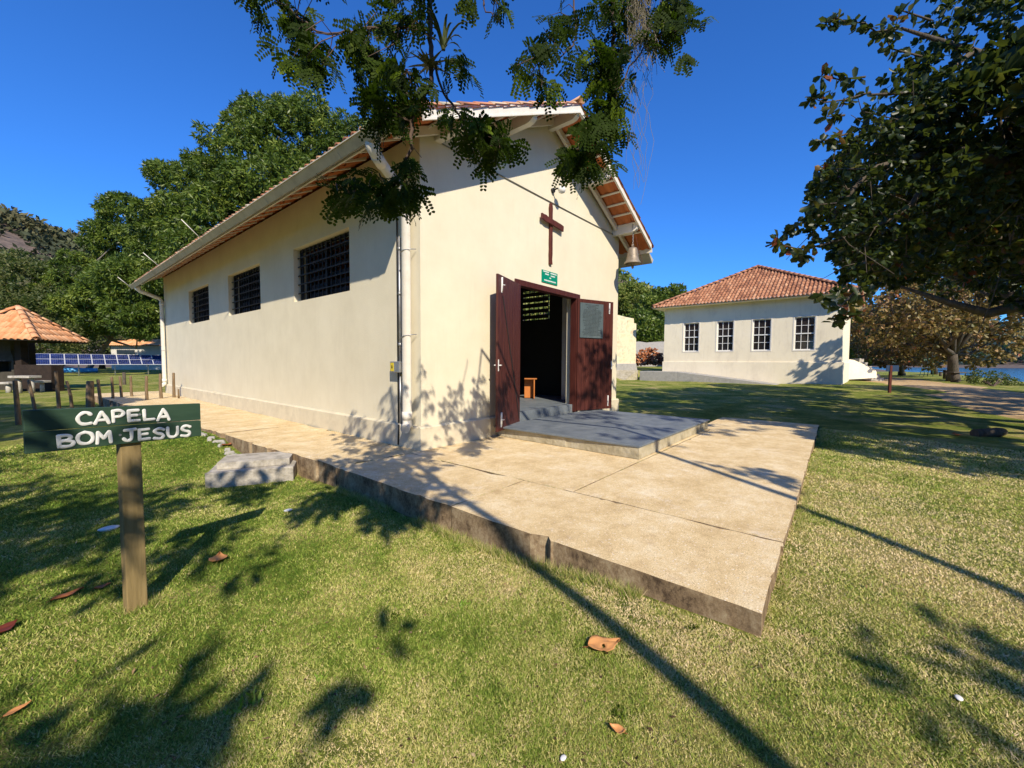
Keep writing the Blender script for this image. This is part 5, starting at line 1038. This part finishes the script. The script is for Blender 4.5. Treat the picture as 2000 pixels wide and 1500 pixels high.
tw.tube([at(1850, 290, 6.6), at(1780, 400, 6.6), at(1700, 450, 6.6), at(1600, 480, 6.2)], [.05, .04, .03, .014], 7)
tw.tube([at(1900, 100, 6.6), at(1800, 180, 6.5), at(1700, 185, 6.2)], [.04, .03, .015], 7)
for k in range(60):
    lb = NT[r.integers(0, 17)]; c = np.array(lb[:3]); q = c + r.normal(size=3) * lb[3] * .8; tw.tube([c, (c + q) / 2 + r.normal(size=3) * .08, q], [.009, .007, .004], 5, caps=False)
tw.build('trunk', M['bark'], tn)
# another almond standing out of frame at the right, shading the lawn and the annex corner
tree('almond_tree', [24.0, -9.0, float(gz(24, -9))], [(24, -9, 5.0, 2.8, 2.8, 1.6), (26.4, -3.2, 5.2, 1.0, 1.0, .8), (24.5, -5.6, 5.2, 1.9, 1.9, 1.2), (27, -9, 5, 2, 2, 1.2), (21, -9, 4.8, 1.9, 1.9, 1.2), (18.5, -8, 4.6, 1.8, 1.8, 1), (16, -7.2, 4.8, 1.8, 1.8, 1)],
     M['almond'], 3800, 6, .26, .15, .15, 'almond tree standing close to the dirt path near the picture edge', seed=81, shape='round', shell=.9, group='almond trees along the beach')

tree('almond_tree', [16.0, -6.2, float(gz(16, -6.2))], [(14, -2.4, 5.2, 1.7, 1.7, 1.1), (17, -3.4, 5.4, 2, 2, 1.2), (11.5, -3.4, 5.0, 1.9, 1.9, 1.1), (20, -3.4, 5.4, 1.9, 1.9, 1.1), (18, -.6, 5.2, 1.4, 1.4, .8), (21.6, -1.0, 5.3, 1.5, 1.5, .9), (10, -1.6, 5.3, 1.3, 1.3, .8), (13, .0, 5.6, 1.1, 1.1, .7), (9, -4, 5, 1.7, 1.7, 1), (15.6, -.7, 5.4, 1.2, 1.2, .8), (6.2, -6.8, 5.2, 1.6, 1.6, 1), (8.4, -6.4, 5.1, 1.5, 1.5, 1)],
     M['almond'], 10500, 6, .22, .13, .15, 'wide almond tree shading the lawn between the slab and the dirt path', seed=82, shape='round', shell=.9, group='almond trees along the beach', trunk=.3)

# ------------------------------------------------------------------ grass, fallen leaves, pebbles
def grass(n, seed):
    r = np.random.default_rng(seed); d = .75 * (11.0 / .75) ** (r.random(n) ** .8); ang = r.uniform(-1.12, 1.2, n); dr = FW[None, :2] * np.cos(ang)[:, None] + RT[None, :2] * np.sin(ang)[:, None]; P = dr * d[:, None]
    x, y = P[:, 0], P[:, 1]; keep = ~((x > 2.50 - np.clip(y - 5, 0, 9) * .045) & (y > .345 + (x - 2.5) * .02) & (x < 11.36) & ((y < 2.5) | (x < 10.7)) ) & ~((x > XL) & (y > 2.4) & (x < XR + .1))
    keep &= ~((abs(x - 2.06) < .42) & (abs(y - 6.4) < .35)); x, y, d = x[keep], y[keep], d[keep]; n = len(x); z = gz(x, y)
    big = snoise(x, y, 1.6, 5) * .55 + snoise(x, y, 5, 6) * .55 + snoise(x, y, 22, 8) * .40; dry = np.clip((x - y * .62 + .2) * .40, -.5, .75)
    t = np.clip(.47 + .27 * big + .34 * dry + r.normal(size=n) * .21, 0, 1)
    bare = (big > 1.05) & (r.random(n) < .6); x, y, z, d, t = [q[~bare] for q in (x, y, z, d, t)]; n = len(x)
    h = r.uniform(.007, .018, n) * (1 + .10 * d) * (1 - .25 * (t > .7)); wv = (.0009 + .00095 * d) * r.uniform(.7, 1.3, n); a = r.uniform(0, 6.28, n); b_ = r.uniform(0, 6.28, n); lean = r.uniform(.3, 1.5, n) * h
    B0 = np.stack([x, y, z - .003], 1); s = np.stack([np.cos(a), np.sin(a), a * 0], 1) * wv[:, None]; tip = B0 + np.stack([np.cos(b_) * lean, np.sin(b_) * lean, h], 1)
    V = np.stack([B0 - s, B0 + s, tip], 1).reshape(-1, 3); return V, np.arange(n * 3).reshape(n, 3), np.repeat(t, 3)
V, F, T = grass(1120000, 91); fast_mesh('grass', V, F, M['grass'], None, T, kind='stuff')
# tufts along the slab edge
r = np.random.default_rng(92); n = 17000; s_ = r.uniform(0, 1, n); side = r.random(n) < .6
x = np.where(side, 2.50 - abs(r.normal(size=n)) * .03, 2.55 + s_ * 8.6); y = np.where(side, .33 + s_ * 5.5, .30 + (x - 2.5) * .02 - abs(r.normal(size=n)) * .03)
ok = snoise(x * 3, y * 3, 2, 3) > -.1; x, y = x[ok], y[ok]; n = len(x); z = gz(x, y); h = r.uniform(.025, .10, n) * np.where(side[ok], 1, .6); a = r.uniform(0, 6.28, n)
B0 = np.stack([x, y, z - .005], 1); sd = np.stack([np.cos(a), np.sin(a), a * 0], 1) * .002; tip = B0 + np.stack([r.normal(size=n) * h * .5, r.normal(size=n) * h * .5, h], 1)
fast_mesh('grass', np.stack([B0 - sd, B0 + sd, tip], 1).reshape(-1, 3), np.arange(n * 3).reshape(n, 3), M['grass'], None, np.repeat(np.clip(r.normal(.5, .3, n), 0, 1), 3), kind='stuff')
# grass in the slab joints and round the feet of the post, the block and the slab corner
r = np.random.default_rng(93); q = []
for (x0, y0, x1, y1, n_, sd, hh) in ((3.657, 2.3, 3.657, 4.9, 260, .006, .018), (3.7, 2.207, 6.8, 2.207, 320, .006, .018), (2.6, 2.852, 3.6, 2.852, 120, .006, .016), (3.66, .45, 3.66, 2.1, 60, .006, .014), (2.6, 5.008, 3.8, 5.008, 200, .01, .02), (3.84, 5.2, 3.84, 12, 300, .012, .03)):
    s = r.random(n_) ** 1.0; s = s[np.sin(s * 37 + x0 * 5) > -.2]; q.append(np.stack([x0 + (x1 - x0) * s + r.normal(size=len(s)) * sd, y0 + (y1 - y0) * s + r.normal(size=len(s)) * sd, s * 0 + .001, s * 0 + hh], 1))
for (cx, cy, rx, ry, n_, hh) in ((.43, 3.49, .075, .06, 500, .05), (2.05, 6.4, .62, .42, 1500, .06)):
    a = r.uniform(0, 6.28, n_); x = cx + np.cos(a) * rx + r.normal(size=n_) * .02; y = cy + np.sin(a) * ry + r.normal(size=n_) * .02; q.append(np.stack([x, y, gz(x, y), a * 0 + hh], 1))
q = np.concatenate(q); n = len(q); h = q[:, 3] * r.uniform(.4, 1.3, n); a = r.uniform(0, 6.28, n); B0 = q[:, :3] - [0, 0, .004]; sd = np.stack([np.cos(a), np.sin(a), a * 0], 1) * .0018; tip = B0 + np.stack([r.normal(size=n) * h * .5, r.normal(size=n) * h * .5, h], 1)
fast_mesh('grass', np.stack([B0 - sd, B0 + sd, tip], 1).reshape(-1, 3), np.arange(n * 3).reshape(n, 3), M['grass'], None, np.repeat(np.clip(r.normal(.4, .25, n), 0, 1), 3), kind='stuff')
M['litter'] = leafmat('dry_litter', [(.07, .045, .025), (.26, .17, .09), (.50, .38, .22)], None, .8, .1, .1, (.3, .2, .1))
# small litter: crumbs of dead leaf and twig scattered through the lawn
n = 900; d = 1.2 * (9 / 1.2) ** r.random(n); an = r.uniform(-.9, .9, n); P = (FW[None, :2] * np.cos(an)[:, None] + RT[None, :2] * np.sin(an)[:, None]) * d[:, None]
ok = ~((P[:, 0] > 2.45) & (P[:, 1] > .3) & (P[:, 0] < 11.4)) ; P = P[ok]; n = len(P); C = np.stack([P[:, 0], P[:, 1], gz(P[:, 0], P[:, 1]) + .010], 1); a = r.uniform(0, 6.28, n); dd = np.stack([np.cos(a), np.sin(a), r.normal(size=n) * .25], 1); sd = np.stack([-np.sin(a), np.cos(a), r.normal(size=n) * .4], 1); up = np.cross(dd, sd)
V, F, T = leaves(C, dd, sd, up, r.uniform(.010, .032, n), r.uniform(.004, .014, n), np.clip(r.normal(.3, .3, n), 0, 1), shape='diamond'); fast_mesh('leaf_litter', V, F, M['litter'], None, T, kind='stuff')
def deadleaf(px, py, ln_, wd, ang, label, tint, seed, curl=.25):
    p = hit(px, py, .5); p[2] += .022; r = np.random.default_rng(seed); na, nbb = 13, 9; vs = []; ca, sa = math.cos(ang), math.sin(ang); ax_ = np.array([ca, sa, 0]); sx = np.array([-sa, ca, 0])
    for i in range(na):
        u = i / (na - 1); wv = wd * (math.sin(math.pi * min(1, u ** .75 * .98 + .02)) ** 1.05) * (1 + .06 * math.sin(i * 2.3 + seed))
        for j in range(nbb):
            v = j / (nbb - 1) * 2 - 1; vs.append(p + ax_ * (u - .5) * ln_ + sx * v * wv / 2 + np.array([0, 0, curl * wd * (v * v * .5 + .35 * (2 * u - 1) ** 2) + .05 * wd * math.sin(u * 9 + v * 3 + seed) + (.05 * wd if abs(v) < .1 else 0)]))
    m = MB(); m.ct = tint; fs = [(i * nbb + j, i * nbb + j + 1, (i + 1) * nbb + j + 1, (i + 1) * nbb + j) for i in range(na - 1) for j in range(nbb - 1)]
    if seed == 2: fs = [f for k, f in enumerate(fs) if k not in (43, )]
    m.add(vs, fs, True); o = m.build('fallen_leaf', M['deadleaf'], origin=p, group='fallen leaves on the lawn', solid=.0012); o['label'] = label; o['category'] = 'leaf'
    m2 = MB(); m2.ct = .2; q = p + ax_ * -ln_ * .5; m2.tube([q + [0, 0, curl * wd * .2], q - ax_ * ln_ * .16 + [0, 0, .006]], [.0022, .0018], 5); m2.build('leaf_stalk', M['deadleaf'], o)
deadleaf(427, 1097, .15, .125, 1.2, 'round orange fallen leaf on the sunny grass right of the sign post', .75, 1)
deadleaf(1180, 1272, .185, .125, -.65, 'big curled tan fallen leaf crossed by the long branch shadow', .82, 2, .16)
deadleaf(133, 1170, .16, .06, .35, 'narrow brown fallen leaf in shade left of the sign post', .35, 3)
deadleaf(201, 1153, .085, .045, .2, 'little brown fallen leaf touching the sign post shade', .35, 4)
deadleaf(12, 1240, .14, .08, .9, 'dark red fallen leaf at the left picture edge', .0, 5)
deadleaf(1205, 1440, .065, .04, 1.7, 'small tan upright leaf below the big curled leaf', .8, 6, .5)
deadleaf(36, 1402, .09, .035, .4, 'thin pale brown leaf low in the left corner', .7, 7)
deadleaf(1868, 853, .26, .15, .2, 'orange fallen leaf in the shade near the dark log', .45, 8)
deadleaf(445, 873, .20, .12, .3, 'brown fallen leaf by the rubble edge of the path', .3, 9)
for k, (px, py, s, nm) in enumerate(((563, 1000, .036, 'white pebble on the grass below the concrete block'), (213, 1035, .06, 'flat white stone in the shade just left of the sign post'), (1100, 1488, .011, 'tiny white pebble at the bottom picture edge'), (1872, 1376, .014, 'tiny white pebble on the dry lawn at lower right'))):
    p = hit(px, py, .5); m = MB(); m.lathe([(0, -.3 * s), (.8 * s, -.2 * s), (s, .15 * s), (.7 * s, .28 * s), (0, .34 * s)], p + [0, 0, .012], 12); r = np.random.default_rng(k); m.v = [tuple(np.array([p[0] + (v[0] - p[0]) * (1.25 + .1 * k), v[1], v[2]])) for v in m.v]
    tag(m.build('pebble', M['steelwhite'], group='white pebbles on the lawn'), nm, 'pebble')
for k, (px, py, s, nm, mt) in enumerate(((478, 1385, .05, 'bright green weed sprout near the bottom left shadows', 'sprout'), (1205, 1400, .03, 'dark weed tuft beside the small tan leaf', 'pinnate'), (773, 1207, .028, 'dark weed tuft left of the long branch shadow', 'pinnate'), (905, 1185, .035, 'green weed tuft on the lawn near the slab', 'sprout'), (1350, 1232, .025, 'small weed at the foot of the slab edge', 'pinnate'), (630, 1330, .03, 'bright seedling in the middle of the lawn', 'sprout'))):
    p = hit(px, py, .5); t = thing('weed', p, nm, 'weed', 'weeds in the lawn'); r = np.random.default_rng(k); C = p + r.normal(size=(26, 3)) * [s * .6, s * .6, 0]; d, sd, up = frames(26, r.normal(size=(26, 3)) * .6 + [0, 0, .8], 0, r)
    V, F, T = leaves(C, d, sd, up, s * r.uniform(.6, 1.2, 26), s * .3, r.random(26), shape='diamond'); fast_mesh('foliage', V, F, M[mt], t, T)
